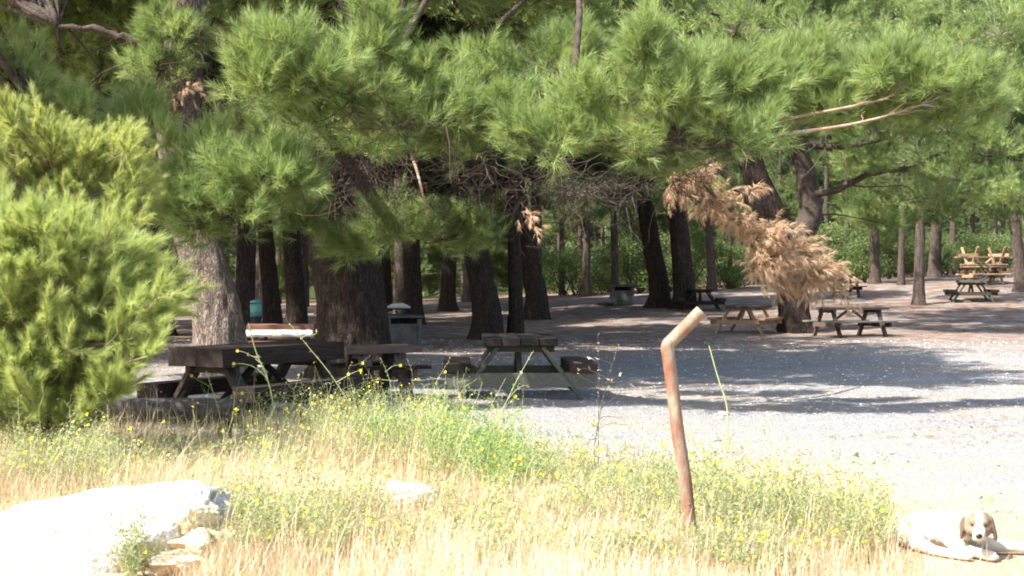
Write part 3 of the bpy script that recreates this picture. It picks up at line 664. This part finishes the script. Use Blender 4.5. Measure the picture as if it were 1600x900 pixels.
# heavy slab table at the left: two thick edge faces meet in a near corner
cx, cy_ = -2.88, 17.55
heavy = picnic_table('heavy table of thick dark slabs under the pale leaning pine', (cx, cy_, gz(cx, cy_)), R(62), L=2.3, W=.78, H=.87, span=1.62, tt=.20, planks=2, sw=.3, st=.16, sh=.47, lw=.2, top='wood_dark2', bench='wood_dark', leg='wood_dark', brace_h=.18, ends=.3)  # dark bench made thick and wide to fill in the shade below the top
heavy2 = picnic_table('low dark picnic table just right of the heavy slab table, before the massive trunk', (-1.78, 20.2, gz(-1.9, 20.2)), R(25), L=1.05, W=.62, H=.68, span=1.25, tt=.09, planks=3, top='wood_brown', bench='wood_dark', leg='wood_brown', lw=.16)
# log bench in front of the heavy table
rt = empty('log_bench', (-3.48, 15.5, gz(-3.48, 15.5)), R(-4), 'grey log bench low in front of the heavy table', 'bench')
m = MB(); n_ = 16; xs_ = np.linspace(-.78, .78, n_); m.tube([(x, rng.normal()*.006, .29+rng.normal()*.004) for x in xs_], .15, 14, jit=.03)
m.v[-1][:, 2] = np.minimum(m.v[-1][:, 2], .385+rng.normal(0, .004, len(m.v[-1]))); m.build('seat', M['wood_grey'], rt, True)
for s in (-.55, .55):
    m = MB(); m.tube([(s, 0, -.02), (s, 0, .2)], .11, 12, jit=.04); m.build('leg', M['wood_dark'], rt, True)
# brown topped table with white sheet
rt = picnic_table('red-brown bench table with white sheet hanging between the two big trunks', gp(440, 29), R(3), L=1.25, W=.7, H=.74, span=1.4, tt=.12, planks=2, top='wood_red', leg='wood_dark', diag=False, group=None)
m = MB(); nn_ = 30; xx = np.linspace(-.62, .62, nn_)
v = []; 
for i, x in enumerate(xx): v += [(x, -.385-.004*math.sin(i*.9), .64), (x, -.40-.008*math.sin(i*.9), .51-.006*math.sin(i*.6))]
m.add(v, q=[[2*i, 2*i+2, 2*i+3, 2*i+1] for i in range(nn_-1)]); so = m.build('sheet', M['white_sheet'], rt, True)
md = so.modifiers.new('solid', 'SOLIDIFY'); md.thickness = .004
# green bin
x, y, z = gp(400, 34); rt = empty('litter_bin', (x, y, z), 0, 'dark litter bin with teal upper part behind the pale trunk', 'bin')
m = MB(); m.tube([(0, 0, 0), (0, 0, .76)], [.11, .125], 18); m.build('body', M['black_metal'], rt, True)
m = MB(); m.tube([(0, 0, .762), (0, 0, 1.03)], [.13, .135], 18); m.build('rim', M['teal'], rt, True)
m = MB(); m.tube([(0, 0, 1.052), (0, 0, 1.10), (0, 0, 1.13)], [.14, .13, .05], 18); m.build('lid', M['teal'], rt, True)
# concrete grills
def grill(label, px, Y, wd, h, rz, loose=False):
    x, y, z = gp(px, Y); rt = empty('concrete_grill', (x, y, z), rz, label, 'grill', 'concrete barbecue blocks')
    m = MB(); t = .12
    m.box((-wd/2+t/2, 0, h/2-.02), (t, .8, h), jit=.004); m.box((wd/2-t/2, 0, h/2-.02), (t, .8, h), jit=.004); m.box((0, .4-t/2, h/2-.02), (wd-2*t-.004, t, h), jit=.002)
    m.box((0, -.37, h*.40), (wd-2*t-.004, .05, h*.8-.02), jit=.002)
    m.build('body', M['concrete'], rt, bevel=.012)
    m = MB(); m.box((0, 0, h+.022), (wd+.06, .86, .07), jit=.004); m.build('slab', M['concrete'], rt, bevel=.012)
    m = MB()
    for i in range(9): m.bar((-wd*.4, -.3+i*.07, h+.075), (wd*.4, -.3+i*.07, h+.075), .012, .012)
    m.bar((-wd*.4, -.32, h+.07), (-wd*.4, .3, h+.07), .014, .014); m.bar((wd*.4, -.32, h+.07), (wd*.4, .3, h+.07), .014, .014)
    m.build('grate', M['black_metal'], rt); return rt
grill('wide dark concrete grill block beside the massive trunk', 630, 36.5, .86, .66, R(6))
grill('lone concrete grill block at the far side of the clearing', 973, 60, .88, .72, R(-4))
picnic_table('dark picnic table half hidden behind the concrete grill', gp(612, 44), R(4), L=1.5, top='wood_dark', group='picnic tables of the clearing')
x, y, z = gp(622, 43.9); m = MB()
m.tube([(-.32, 0, .80), (-.15, 0, .85), (.12, 0, .86), (.34, 0, .81)], [.05, .09, .08, .05], 12, jit=.1); o = m.build('sack', M['white_sheet'], smooth=True); o.location = (x, y, z-.06); tag(o, 'pale crumpled sack lying on the dark table behind the grill', 'sack')
m = MB(); m.tube([(-.3, 0, .07), (0, .03, .08), (.32, 0, .06)], [.05, .08, .05], 8, jit=.12); o = m.build('log', M['wood_dark'], smooth=True); o.location = gp(946, 59.5); tag(o, 'short dark log lying left of the lone concrete grill', 'log')
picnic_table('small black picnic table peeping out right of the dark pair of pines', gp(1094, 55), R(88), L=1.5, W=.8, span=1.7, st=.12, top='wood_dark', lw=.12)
picnic_table('tan picnic table with sunlit plank ends left of the forked pine', gp(1166, 43.5), R(62), L=1.75, W=.95, H=.78, span=1.7, tt=.06, planks=6, sw=.26, st=.06, top='wood_brown', bench='wood_tan', leg='wood_tan', lw=.12)
picnic_table('grey picnic table seen along its bench right of the forked pine', gp(1328, 41.5), R(22), L=2.0, W=.85, H=.80, span=1.55, tt=.07, top='wood_brown', bench='wood_grey', leg='wood_brown', lw=.11)
picnic_table('brown table partly covered by the dead bough tip, far off', gp(1322, 60), R(5), L=1.2, top='wood_red', leg='wood_brown')
picnic_table('grey green picnic table seen end-on at the right on pale ground', gp(1517, 56), R(82), L=1.7, W=.88, H=.78, span=1.75, tt=.09, planks=4, sw=.3, st=.09, top='wood_moss', bench='wood_dark', leg='wood_moss', lw=.14)
x, y, z = gp(1536, 64)
gs = 'stacked pale picnic tables at the right edge'
picnic_table('lowest pale wood table of the stack by the wood edge', (x, y, z), R(8), L=1.7, W=.8, span=1.6, top='wood_tan', bench='wood_pink', leg='wood_tan', group=gs)
t2 = picnic_table('middle pale table lying upside down in the stack', (x+.03, y+.05, z+.80+.75), R(12), L=1.8, W=.8, span=1.7, top='wood_tan', bench='wood_tan', leg='wood_tan', group=gs, flip=True)
t3 = picnic_table('smaller upturned table on lower ground behind stack with legs pointing up', (x+.5, y+1.9, z+.1+.75), R(-6), L=1.5, W=.8, span=1.6, top='wood_tan', bench='wood_brown', leg='wood_brown', group=gs, flip=True)
t3['label'] = 'upturned table standing on the ground behind the stack'

# ------------------------------------------------------------------ bent post
rt = None
Yp = 9.0; b = P(1083, 835, Yp); b[2] = gz(b[0], b[1])-.05
pts = [b, P(1072, 760, Yp), P(1060, 680, Yp), P(1050, 600, Yp), P(1045, 560, Yp), P(1043, 541, Yp), P(1051, 531, Yp), P(1066, 516, Yp), P(1080, 502, Yp), P(1096, 486, Yp)]
m = MB(); sp = np.concatenate([smooth_path(pts, 60)]); rad = np.full(60, .0385); m.tube(sp, rad, 24, cap=False, jit=.006)
o = m.build('bent_post', M['rust'], smooth=True); md = o.modifiers.new('s', 'SOLIDIFY'); md.thickness = .006; md.offset = -1
tag(o, 'rusty metal pipe post with bent top standing in the flowering weeds', 'post')

# ------------------------------------------------------------------ rocks
def rock(name, label, c, rad, mt, sub=5, amp=.22, fr=1.6, group=None, facet=0, rz=0, tilt=0):
    bm = bmesh.new(); bmesh.ops.create_icosphere(bm, subdivisions=sub, radius=1)
    V = np.array([v.co for v in bm.verts]); 
    V2 = V.copy(); V2 = np.sign(V2)*np.abs(V2)**.8
    d = 1+amp*fbm(V*fr+np.array(c)*3, 5)
    if facet:
        for q in range(facet):
            nrm = unit(rng.normal(size=3)); dd = V2@nrm; lim = rng.uniform(.6, .85); V2 = V2-np.clip(dd-lim, 0, None)[:, None]*nrm
    V2 = V2*d[:, None]*np.array(rad)
    V2[:, 2] += tilt*V2[:, 0]*(V2[:, 2] > 0)
    ca, sa = math.cos(rz), math.sin(rz); V2 = V2@np.array([[ca, sa, 0], [-sa, ca, 0], [0, 0, 1]])
    for v, p in zip(bm.verts, V2): v.co = p
    me = bpy.data.meshes.new(name); bm.to_mesh(me); bm.free(); me.materials.append(M[mt])
    me.polygons.foreach_set('use_smooth', np.full(len(me.polygons), sub > 3 and facet == 0))
    o = bpy.data.objects.new(name, me); col.objects.link(o); o.location = c
    return tag(o, label, 'rock', group)
rock('boulder', 'big rounded white limestone boulder in the lower left corner', (-2.62, 8.95, -.04), (.97, .58, .33), 'limestone', 6, .17, 1.5, tilt=.20)
rock('rock', 'white rock end behind the tuft of weeds, right of the boulder', (-1.97, 9.15, .12), (.30, .3, .26), 'limestone', 5, .16, 1.6)
rk = [(1, 'yellow broken rock topmost in the heap', (-1.83, 8.62, .24), (.15, .13, .09)),
      (2, 'wide yellow rock slab in the broken heap', (-1.80, 8.50, .13), (.19, .14, .08)),
      (3, 'small pale yellow rock on the right slope of the heap', (-1.63, 8.62, .13), (.11, .1, .08)),
      (4, 'low yellow rock at the front of the heap', (-1.80, 8.36, .03), (.19, .14, .08)),
      (5, 'grey-white rock at the right foot of the heap', (-1.58, 8.50, .03), (.12, .12, .08))]
for i, lb_, c, r_ in rk: rock('rock', lb_, c, r_, 'yellow_rock' if i < 5 else 'limestone', 4, .25, 1.8, 'broken rocks beside the boulder', 5, i)
rock('rock', 'flat white stone half sunk in the dry grass', (-.72, 10.6, .10), (.20, .16, .09), 'limestone', 4, .2, 1.7, facet=3)
for i, (px, Yr, s, lb_) in enumerate(((1415, 13.5, .035, 'small grey stone on the gravel above the sleeping dog'), (1393, 14.1, .025, 'tiny dark stone on the gravel left of the grey stone'), (1130, 18.3, .07, 'flat grey stone beside the lone green stalk'))):
    x, y, z = gp(px, Yr); rock('stone', lb_, (x, y, z+.01), (s, s, s*.6), 'pebble', 3, .25, 1.7, facet=3)

for k in range(26):
    Yr = rng.uniform(12, 30); x = rng.uniform(-.05, .34)*Yr
    if Yr+.75*x < 14.5: continue
    sx = rng.uniform(.02, .05)
    o = rock('stone', 'small loose stone lying on the pale gravel', (x, Yr, gz(x, Yr)+.005), (sx, sx*.8, sx*.6), 'pebble', 2, .25, 1.7, 'loose stones on the gravel', facet=2)
# pebbles and needle litter
m = MB(); N = 9000; py_ = rng.uniform(8, 40, N)**1.0; px_ = rng.uniform(-.3, .36, N)*py_; keep = (py_+px_*.75 > 12); px_, py_ = px_[keep], py_[keep]
zz = ground_z(px_, py_); s = rng.uniform(.006, .02, len(px_))*(1+py_*.02)
oc = np.array([[1, 0, 0], [-1, 0, 0], [0, 1, 0], [0, -1, 0], [0, 0, .6], [0, 0, -.6]]); of = np.array([[0, 2, 4], [2, 1, 4], [1, 3, 4], [3, 0, 4], [2, 0, 5], [1, 2, 5], [3, 1, 5], [0, 3, 5]])
v = (oc[None]*(rng.uniform(.6, 1.2, (len(px_), 6, 3)))*s[:, None, None])+np.stack([px_, py_, zz], -1)[:, None]
m.add(v, t=(of[None]+np.arange(len(px_))[:, None, None]*6).reshape(-1, 3), r=np.repeat(rng.random(len(px_)), 8))
tag(m.build('gravel', M['pebble']), 'loose pebbles strewn over the gravel clearing', 'gravel', kind='stuff')
m = MB(); N = 26000; py_ = rng.uniform(12, 60, N); px_ = rng.uniform(-.36, .36, N)*py_
keep = fbm(np.stack([px_*.35, py_*.5, px_*0], -1), 3)+.35*(py_ > 26)-.2 > 0; px_, py_ = px_[keep], py_[keep]; T = len(px_)
a = rng.uniform(0, 6.28, T); d = np.stack([np.cos(a), np.sin(a), rng.normal(0, .12, T)], -1); sd_ = np.stack([-np.sin(a), np.cos(a), a*0], -1)
p0 = np.stack([px_, py_, ground_z(px_, py_)+.012], -1); ln = rng.uniform(.05, .14, T)[:, None]; wd_ = .006+.0004*py_[:, None]
m.add(np.stack([p0-sd_*wd_, p0+sd_*wd_, p0+d*ln], 1).reshape(-1, 3), t=np.arange(T*3).reshape(-1, 3), r=rng.random(T))
tag(m.build('pine_litter', M['litter']), 'brown fallen pine needles scattered over the ground', 'litter', kind='stuff')

# ------------------------------------------------------------------ dry grass
def s_near(x, y): return y+.75*x
m = MB(); N = 380000; py_ = 6.5+rng.random(N)*10.5; px_ = rng.uniform(-.37, .37, N)*py_
lim = 14.6-1.05*px_
lim = np.where(px_ > .6, 12.9-.85*(px_), np.minimum(lim, 15.6))
e = fbm(np.stack([px_*.9, py_*.9, px_*0], -1), 4)
e2 = fbm(np.stack([px_*2.3, py_*1.6, px_*0+9], -1), 3)
dens = sstep(0, 2.2, lim+e*1.8-py_)*(.15+.85*sstep(-.5, .4, e2))
dens *= 1-((px_ < -1.62) & (py_ < 8.75))
dens *= np.where(px_ > 1.0, .5, 1)*(1-sstep(1.9, 2.3, px_)*.985)
keep = rng.random(N) < dens*.8; px_, py_, e = px_[keep], py_[keep], e[keep]; T = len(px_)
z = ground_z(px_, py_); h = rng.gamma(5, .036, T)*(1+.45*e); h = np.clip(h, .04, .62)*np.where(py_ < 9.6, .8, 1)
a = rng.uniform(0, 6.28, T); be = rng.uniform(.05, .55, T)*h
p0 = np.stack([px_, py_, z-.01], -1); top_ = p0+np.stack([np.cos(a)*be, np.sin(a)*be, h], -1); midp = p0+np.stack([np.cos(a)*be*.3, np.sin(a)*be*.3, h*.6], -1)
sd_ = np.stack([-np.sin(a+rng.normal(0, .8, T)), np.cos(a), a*0], -1)*.0026
v = np.stack([p0-sd_, p0+sd_, midp+sd_*.8, midp-sd_*.8, top_], 1).reshape(-1, 3); i5 = np.arange(T)[:, None]*5
rr = np.clip(rng.random(T)*.6+.4*(fbm(np.stack([px_*.8, py_*.8, px_*0+30], -1), 3)*.7+.5), 0, 1)
m.add(v, q=i5+np.array([[0, 1, 2, 3]]), t=None, r=rr); m.n -= 0
m.t.append(i5+np.array([[3, 2, 4]])); m.rt.append(rr)
tag(m.build('dry_grass', M['straw']), 'straw coloured dry grass covering the near bank', 'grass', kind='stuff')

# ------------------------------------------------------------------ weeds
def weed(st, lf, fl, c, h, spread, stems=9, leaves=26, flowers=5, lsize=.02, fs=.011, sr=.0022):
    for k in range(stems):
        a = rng.uniform(0, 6.28); rr = spread*rng.uniform(.2, 1); hh = h*rng.uniform(.3, 1.15)*(1.5 if rng.random() < .12 else 1)
        e = np.array([c[0]+math.cos(a)*rr, c[1]+math.sin(a)*rr, c[2]+hh]); cv = curve(c, e, 0, .09, 7)
        st.tube(cv, np.linspace(sr, sr*.4, 7), 3, cap=False)
        tips = [cv[-1]]
        for b_ in range(3):
            s0 = cv[rng.integers(2, 6)]; e2 = s0+np.array([rng.normal()*.11, rng.normal()*.11, rng.uniform(.02, .14)])*h*2; c2 = curve(s0, e2, 0, .08, 4)
            st.tube(c2, np.linspace(sr*.6, sr*.3, 4), 3, cap=False); tips.append(c2[-1]); cv = np.concatenate([cv, c2])
        n = leaves; ix = rng.integers(1, len(cv), n); p = cv[ix]+rng.normal(size=(n, 3))*.016
        ax = unit(rng.normal(size=(n, 3))+[0, 0, .5])*lsize*rng.uniform(.6, 1.6, (n, 1)); bx = unit(np.cross(ax, rng.normal(size=(n, 3))))*lsize*.22
        lf.add(np.stack([p-bx*0, p+ax*.5+bx, p+ax, p+ax*.5-bx], 1).reshape(-1, 3), q=np.arange(n*4).reshape(-1, 4), r=rng.random(n))
        for t_ in tips:
            if rng.random() < flowers/44:
                q = t_+rng.normal(size=3)*.01; nr = unit(rng.normal(size=3)*.5+np.array([0, -.4, .8])); u_ = unit(np.cross(nr, [1, .2, 0])); w_ = np.cross(nr, u_); an = np.linspace(0, 6.283, 8)[:-1]
                rad_ = fs*rng.uniform(.7, 1.3)*(1+.3*np.cos(an*3.5))
                vv = q+(u_*np.cos(an)[:, None]+w_*np.sin(an)[:, None])*rad_[:, None]
                fl.add(np.concatenate([vv, [q-nr*.006]]), t=[[i, (i+1) % 7, 7] for i in range(7)], r=rng.random())
def weed_thing(label, spots_, h, spread, mt, cat='weed', group='flowering weeds on the near bank', name='flowering_weed', **kw):
    c0 = spots_[0]; b = (c0[0], c0[1], gz(c0[0], c0[1])); rt = empty(name, b, 0, label, cat, group)
    st, lf, fl = MB(), MB(), MB()
    for (x, y, *f) in spots_: weed(st, lf, fl, np.array([x, y, gz(x, y)]), h*(f[0] if f else 1), spread, **kw)
    localise(st, b).build('stems', M['stem'], rt); localise(lf, b).build('leaves', M[mt], rt)
    if fl.v: tag(localise(fl, b).build('flowers', M['petal'], rt), kind='stuff')
    return rt
def scatter(px0, px1, Y0, Y1, n, fn=None):
    out = []
    for i in range(n):
        Yc = rng.uniform(Y0, Y1); px = rng.uniform(px0, px1)
        if fn is None or fn(px, Yc): out.append(((px-800)/FPX*Yc, Yc, rng.uniform(.7, 1.2)))
    return out
weed_thing('fresh green flowering bush spreading below the middle table', scatter(570, 720, 12.6, 14.6, 44)+scatter(660, 800, 11.6, 13, 34)+scatter(740, 850, 11, 12.2, 20), .42, .24, 'weed_green', flowers=4, leaves=34)
weed_thing('grey-green flowering weeds along the bottom, right of the boulder', scatter(340, 600, 8.3, 9.7, 52)+scatter(560, 900, 8.3, 10.2, 18), .36, .24, 'weed', flowers=5)
weed_thing('wide flowering weed bed around the bent post', scatter(870, 1140, 9.1, 11.8, 60)+[(x, y, f*.5) for x, y, f in scatter(930, 1250, 8.2, 9.0, 44)]+scatter(1100, 1270, 9.1, 10.8, 46)+scatter(1250, 1380, 8.5, 9.8, 26), .34, .24, 'weed', flowers=5)
weed_thing('yellow flowered weeds at the foot of the bright young pine', scatter(-20, 180, 10.9, 13.0, 64), .42, .2, 'weed', flowers=5)
weed_thing('tuft of weeds growing up between boulder and broken rocks', [(-2.03, 8.15, 1.), (-2.0, 8.2, 1.1), (-2.05, 8.22, .9), (-1.98, 8.25, 1.1), (-2.0, 8.1, .7)], .42, .08, 'weed', flowers=2)
weed_thing('straggly flowering weeds in front of the heavy table', scatter(380, 700, 13.2, 15.2, 64), .5, .22, 'weed', flowers=7, leaves=16)
weed_thing('thin greenish weeds among the straw in the left centre', scatter(120, 560, 11.0, 13.4, 60), .36, .22, 'weed', flowers=5, leaves=16)
# thin cover of the same weed through the straw, not countable
st, lf, fl = MB(), MB(), MB()
for (x, y, f) in scatter(0, 1380, 8.4, 14.5, 200, lambda px, Yc: Yc < 14.2-(max(px-600, 0)/800)*4.5): weed(st, lf, fl, np.array([x, y, gz(x, y)]), .26*f, .16, stems=5, leaves=16, flowers=3)
rt = lf.build('ground_weeds', M['weed']); tag(rt, 'thin green weeds growing all through the dry grass', 'weeds', kind='stuff'); st.build('weed_stems', M['stem'], rt); fl.build('weed_flowers', M['petal'], rt)

def stalk(label, pts, r=.006, flw=5, mt='stem', leafm='weed', br=5, group='tall thin stalks above the grass'):
    p = [np.array(q) for q in pts]; b = p[0].copy(); b[2] = gz(b[0], b[1]); rt = empty('weed_stalk', tuple(b), 0, label, 'weed stalk', group)
    st, lf, fl = MB(), MB(), MB(); p = [b]+p; sp = smooth_path(p, 18); st.tube(sp, np.linspace(r, r*.5, 18), 5, jit=.1)
    for k in range(br):
        s = sp[rng.integers(5, 17)]; e = s+np.array([rng.choice([-1, 1])*rng.uniform(.08, .3), rng.normal()*.08, rng.uniform(-.02, .2)]); cv = curve(s, e, -.05, .06, 6); st.tube(cv, np.linspace(r*.55, r*.3, 6), 4)
        for t_ in (cv[-1], cv[3]): lf.add(t_+rng.normal(size=(4, 3))*.014, q=[[0, 1, 2, 3]])
        if rng.random() < flw/10:
            q = cv[-1]; an = np.linspace(0, 6.283, 7)[:-1]; fl.add(np.concatenate([q+np.stack([np.cos(an), an*0-.2, np.sin(an)], 1)*.016, [q]]), t=[[i, (i+1) % 6, 6] for i in range(6)])
    for s in sp[5:]:
        lf.add(s+rng.normal(size=(4, 3))*.010, q=[[0, 1, 2, 3]])
    localise(st, b).build('stem', M[mt], rt); localise(lf, b).build('leaves', M[leafm], rt)
    if fl.v: tag(localise(fl, b).build('flowers', M['petal'], rt), kind='stuff')
stalk('tall green stalk crossing the dark gap under the heavy table', [P(436, 680, 14), P(420, 600, 14), P(400, 550, 14), P(388, 505, 14)], .009, 6)
stalk('thin green stalk leaning across the lower right of the heavy table', [P(560, 660, 14), P(520, 590, 14), P(480, 540, 14), P(452, 505, 14)], .006, 3)
stalk('curved stalk leaning left over the log bench', [P(345, 660, 13.8), P(335, 620, 13.8), P(322, 580, 13.8)], .006, 4, br=2)
stalk('yellow-green stalk leaning right in front of the middle table leg', [P(770, 680, 13.4), P(800, 610, 13.4), P(832, 550, 13.4)], .006, 5, br=3)
stalk('brown upright dry stalk right of the middle table', [P(935, 680, 13), P(936, 600, 13), P(934, 522, 13)], .005, 0, 'twig_brown', 'straw', br=3)
stalk('brown branching dry stalk next to the upright dry one', [P(930, 690, 12.8), P(948, 600, 12.8), P(966, 540, 12.8)], .005, 0, 'twig_brown', 'straw', br=6)
stalk('lone green stalk leaning left over the shaded gravel', [P(1136, 636, 15), P(1122, 590, 15), P(1108, 540, 15)], .010, 0, br=0)
stalk('slim stalk standing by the heavy table right leg', [P(612, 660, 14), P(610, 600, 14), P(595, 560, 14)], .005, 5)
stalk('tiny green sprig on the gravel above the dog', [P(1312, 748, 12.2), P(1310, 738, 12.2), P(1308, 728, 12.2)], .004, 0, br=6)
stalk('small green sprig at the right edge behind the dog', [P(1536, 800, 10.4), P(1534, 785, 10.4), P(1535, 772, 10.4)], .003, 0, br=2)
# ------------------------------------------------------------------ dog, lying and looking at the camera
from mathutils.bvhtree import BVHTree
def build_dog():
    gx, gy = 2.55, 8.95; G = gz(gx, gy)
    rt = empty('dog', (gx, gy, G), 0, 'cream white puppy with grey brown ears lying on the ground, looking at the camera', 'dog')
    bm = bmesh.new()
    def ball(c, r, rot=None):
        r = (r,)*3 if isinstance(r, (int, float)) else r
        mt_ = Matrix.Translation(Vector(c)) @ (rot or Matrix()) @ Matrix.Diagonal((*r, 1))
        bmesh.ops.create_icosphere(bm, subdivisions=3, radius=1, matrix=mt_)
    RZ = Matrix.Rotation(R(-15), 4, 'Z')
    def HO(x, y, z): return H+(RZ @ Vector((x, y, z)))
    def chain(pts):
        for a, b in zip(pts[:-1], pts[1:]):
            n = max(2, int((Vector(a[:3])-Vector(b[:3])).length/.010))
            for i in range(n+1):
                t = i/n; ball([a[k]+(b[k]-a[k])*t for k in range(3)], a[3]+(b[3]-a[3])*t)
    H = Vector((2.645, 8.70, .190))
    chain([(2.33, 9.20, .075, .078), (2.42, 9.13, .100, .098), (2.52, 9.05, .115, .110), (2.60, 8.97, .125, .112), (2.63, 8.88, .14, .088), (H.x, H.y+.06, H.z, .068)])
    ball((2.60, 8.92, .09), (.10, .09, .085))
    ball((2.41, 9.03, .075), (.105, .085, .068)); ball((2.36, 9.08, .06), (.09, .08, .06))
    chain([(2.36, 8.95, .05, .045), (2.42, 8.80, .034, .030), (2.50, 8.71, .028, .025), (2.56, 8.66, .026, .028)])
    chain([(2.55, 8.93, .085, .055), (2.55, 8.83, .055, .040), (2.62, 8.73, .038, .030), (2.70, 8.64, .030, .031)])
    chain([(2.66, 8.93, .08, .055), (2.75, 8.88, .055, .042), (2.93, 8.86, .042, .033), (3.06, 8.84, .032, .034)])
    for (px_, py_, pz_, dx, dy) in ((2.56, 8.66, .02, .8, -.6), (2.70, 8.64, .022, .7, -.7), (3.06, 8.84, .024, 1, -.15)):
        for q in (-1.5, -.5, .5, 1.5): ball((px_+dx*.026-dy*q*.013, py_+dy*.026+dx*q*.013, pz_), (.0135, .0135, .0125))
    # head: skull, cheeks, brow, muzzle, chin
    def hb(x, y, z, r): ball(HO(x, y, z), r, RZ)
    def hc(pts): chain([(*HO(*p[:3]), p[3]) for p in pts])
    hb(0, .015, .022, (.070, .078, .068)); hb(-.032, -.005, -.015, (.042, .055, .048)); hb(.032, -.005, -.015, (.042, .055, .048))
    hb(-.027, -.045, .028, (.024, .022, .016)); hb(.027, -.045, .028, (.024, .022, .016))
    hc([(0, -.03, -.012, .044), (0, -.085, -.030, .036), (0, -.115, -.042, .030)])
    hc([(0, -.04, -.045, .027), (0, -.10, -.066, .018)])
    hb(-.019, -.095, -.054, (.018, .03, .020)); hb(.019, -.095, -.054, (.018, .03, .020))
    for s in (-1, 1):
        for t in np.linspace(0, 1, 9):
            hb(s*(.062+.032*t**.6), .020-.012*t, .048-.115*t, (.0115, .018+.016*math.sin(t*2.6), .016))
    me = bpy.data.meshes.new('body'); bm.to_mesh(me); bm.free()
    tmp = bpy.data.objects.new('body', me); col.objects.link(tmp)
    rm = tmp.modifiers.new('r', 'REMESH'); rm.mode = 'VOXEL'; rm.voxel_size = .0062
    sm = tmp.modifiers.new('s', 'SMOOTH'); sm.iterations = 5; sm.factor = .5
    dg = bpy.context.evaluated_depsgraph_get(); me2 = bpy.data.meshes.new_from_object(tmp.evaluated_get(dg))
    bpy.data.objects.remove(tmp); me2.name = 'body'
    V = np.array([v.co for v in me2.vertices]); bvh = BVHTree.FromPolygons([tuple(v) for v in V], [tuple(p.vertices) for p in me2.polygons])
    h = (V-np.array(H)) @ np.array(RZ.to_3x3()); nz = .35*fbm(V*28, 3)
    face = sstep(.013, .024, np.abs(h[:, 0])+nz*.007)*sstep(.16, .10, np.linalg.norm(h, axis=1))
    face *= sstep(.085, .066, -h[:, 1]+nz*.02)                    # white muzzle
    face *= sstep(.09, .05, h[:, 1]); face *= sstep(-.085, -.05, h[:, 2])
    ear = sstep(.066, .078, np.abs(h[:, 0]))*sstep(.15, .11, np.linalg.norm(h, axis=1))
    body_blush = .16*sstep(.1, .6, fbm(V*7, 3)+.2)
    coat = np.clip(np.maximum(face*.66*(.8+.7*nz), ear*.78)+body_blush, 0, 1)
    V = V+0
    for v, c in zip(me2.vertices, V): v.co = Vector(c)-Vector((gx, gy, 0))
    at = me2.attributes.new('coat', 'FLOAT', 'POINT'); at.data.foreach_set('value', coat.astype(np.float32))
    me2.polygons.foreach_set('use_smooth', np.full(len(me2.polygons), True))
    m, nt, n, b = mat('dog_fur'); a = node(nt, 'ShaderNodeAttribute', attribute_name='coat')
    f = math_(nt, 'ADD', a.outputs['Fac'], math_(nt, 'MULTIPLY', math_(nt, 'SUBTRACT', noise(nt, coord(nt), 60, 5), .5), .25))
    nt.links.new(ramp(nt, f, [(.0, (.66, .62, .54)), (.2, (.60, .53, .42)), (.45, (.32, .25, .18)), (.8, (.14, .105, .08))]), b.inputs['Base Color'])
    b.inputs['Roughness'].default_value = .9; b.inputs['Specular IOR Level'].default_value = .1; bump(nt, noise(nt, coord(nt, (1, .5, 1)), 110, 5, .7), 1.0, .012, b)
    me2.materials.clear(); me2.materials.append(m)
    o = bpy.data.objects.new('body', me2); col.objects.link(o); o.parent = rt; tag(o, 'cream coat with grey brown patches round the eyes')
    dk, nt, n, b = mat('dark_wet_nose'); b.inputs['Base Color'].default_value = (.012, .010, .010, 1); b.inputs['Roughness'].default_value = .3
    def part(name, c, r):
        m = MB(); bm = bmesh.new(); bmesh.ops.create_uvsphere(bm, u_segments=16, v_segments=10, radius=1)
        me = bpy.data.meshes.new(name)
        for v in bm.verts: v.co = Vector((v.co.x*r[0]+c[0]-gx, v.co.y*r[1]+c[1]-gy, v.co.z*r[2]+c[2]))
        bm.to_mesh(me); bm.free(); me.materials.append(dk); me.polygons.foreach_set('use_smooth', np.full(len(me.polygons), True))
        o = bpy.data.objects.new(name, me); col.objects.link(o); o.parent = rt
    DV = (RZ @ Vector((0, 1, 0))).normalized()
    for s in (-1, 1):
        hit = bvh.ray_cast(HO(s*.033, -.4, .014), DV)[0]
        if hit: part('eye', (hit.x, hit.y+.003, hit.z), (.0115, .008, .009))
    hit = bvh.ray_cast(HO(0, -.4, -.036), DV)[0]
    if hit: part('nose', (hit.x, hit.y+.006, hit.z), (.020, .013, .0155))
    m = MB(); pts = []
    for q in np.linspace(-1, 1, 11):
        hit = bvh.ray_cast(HO(q*.026, -.4, -.066-.006*(1-abs(q))+.004*q*q), DV)[0]
        if hit: pts.append((hit.x-gx, hit.y-gy-.0005, hit.z))
    if len(pts) > 3: m.tube(pts, .0022, 5); m.build('mouth', dk, rt, True)
build_dog()
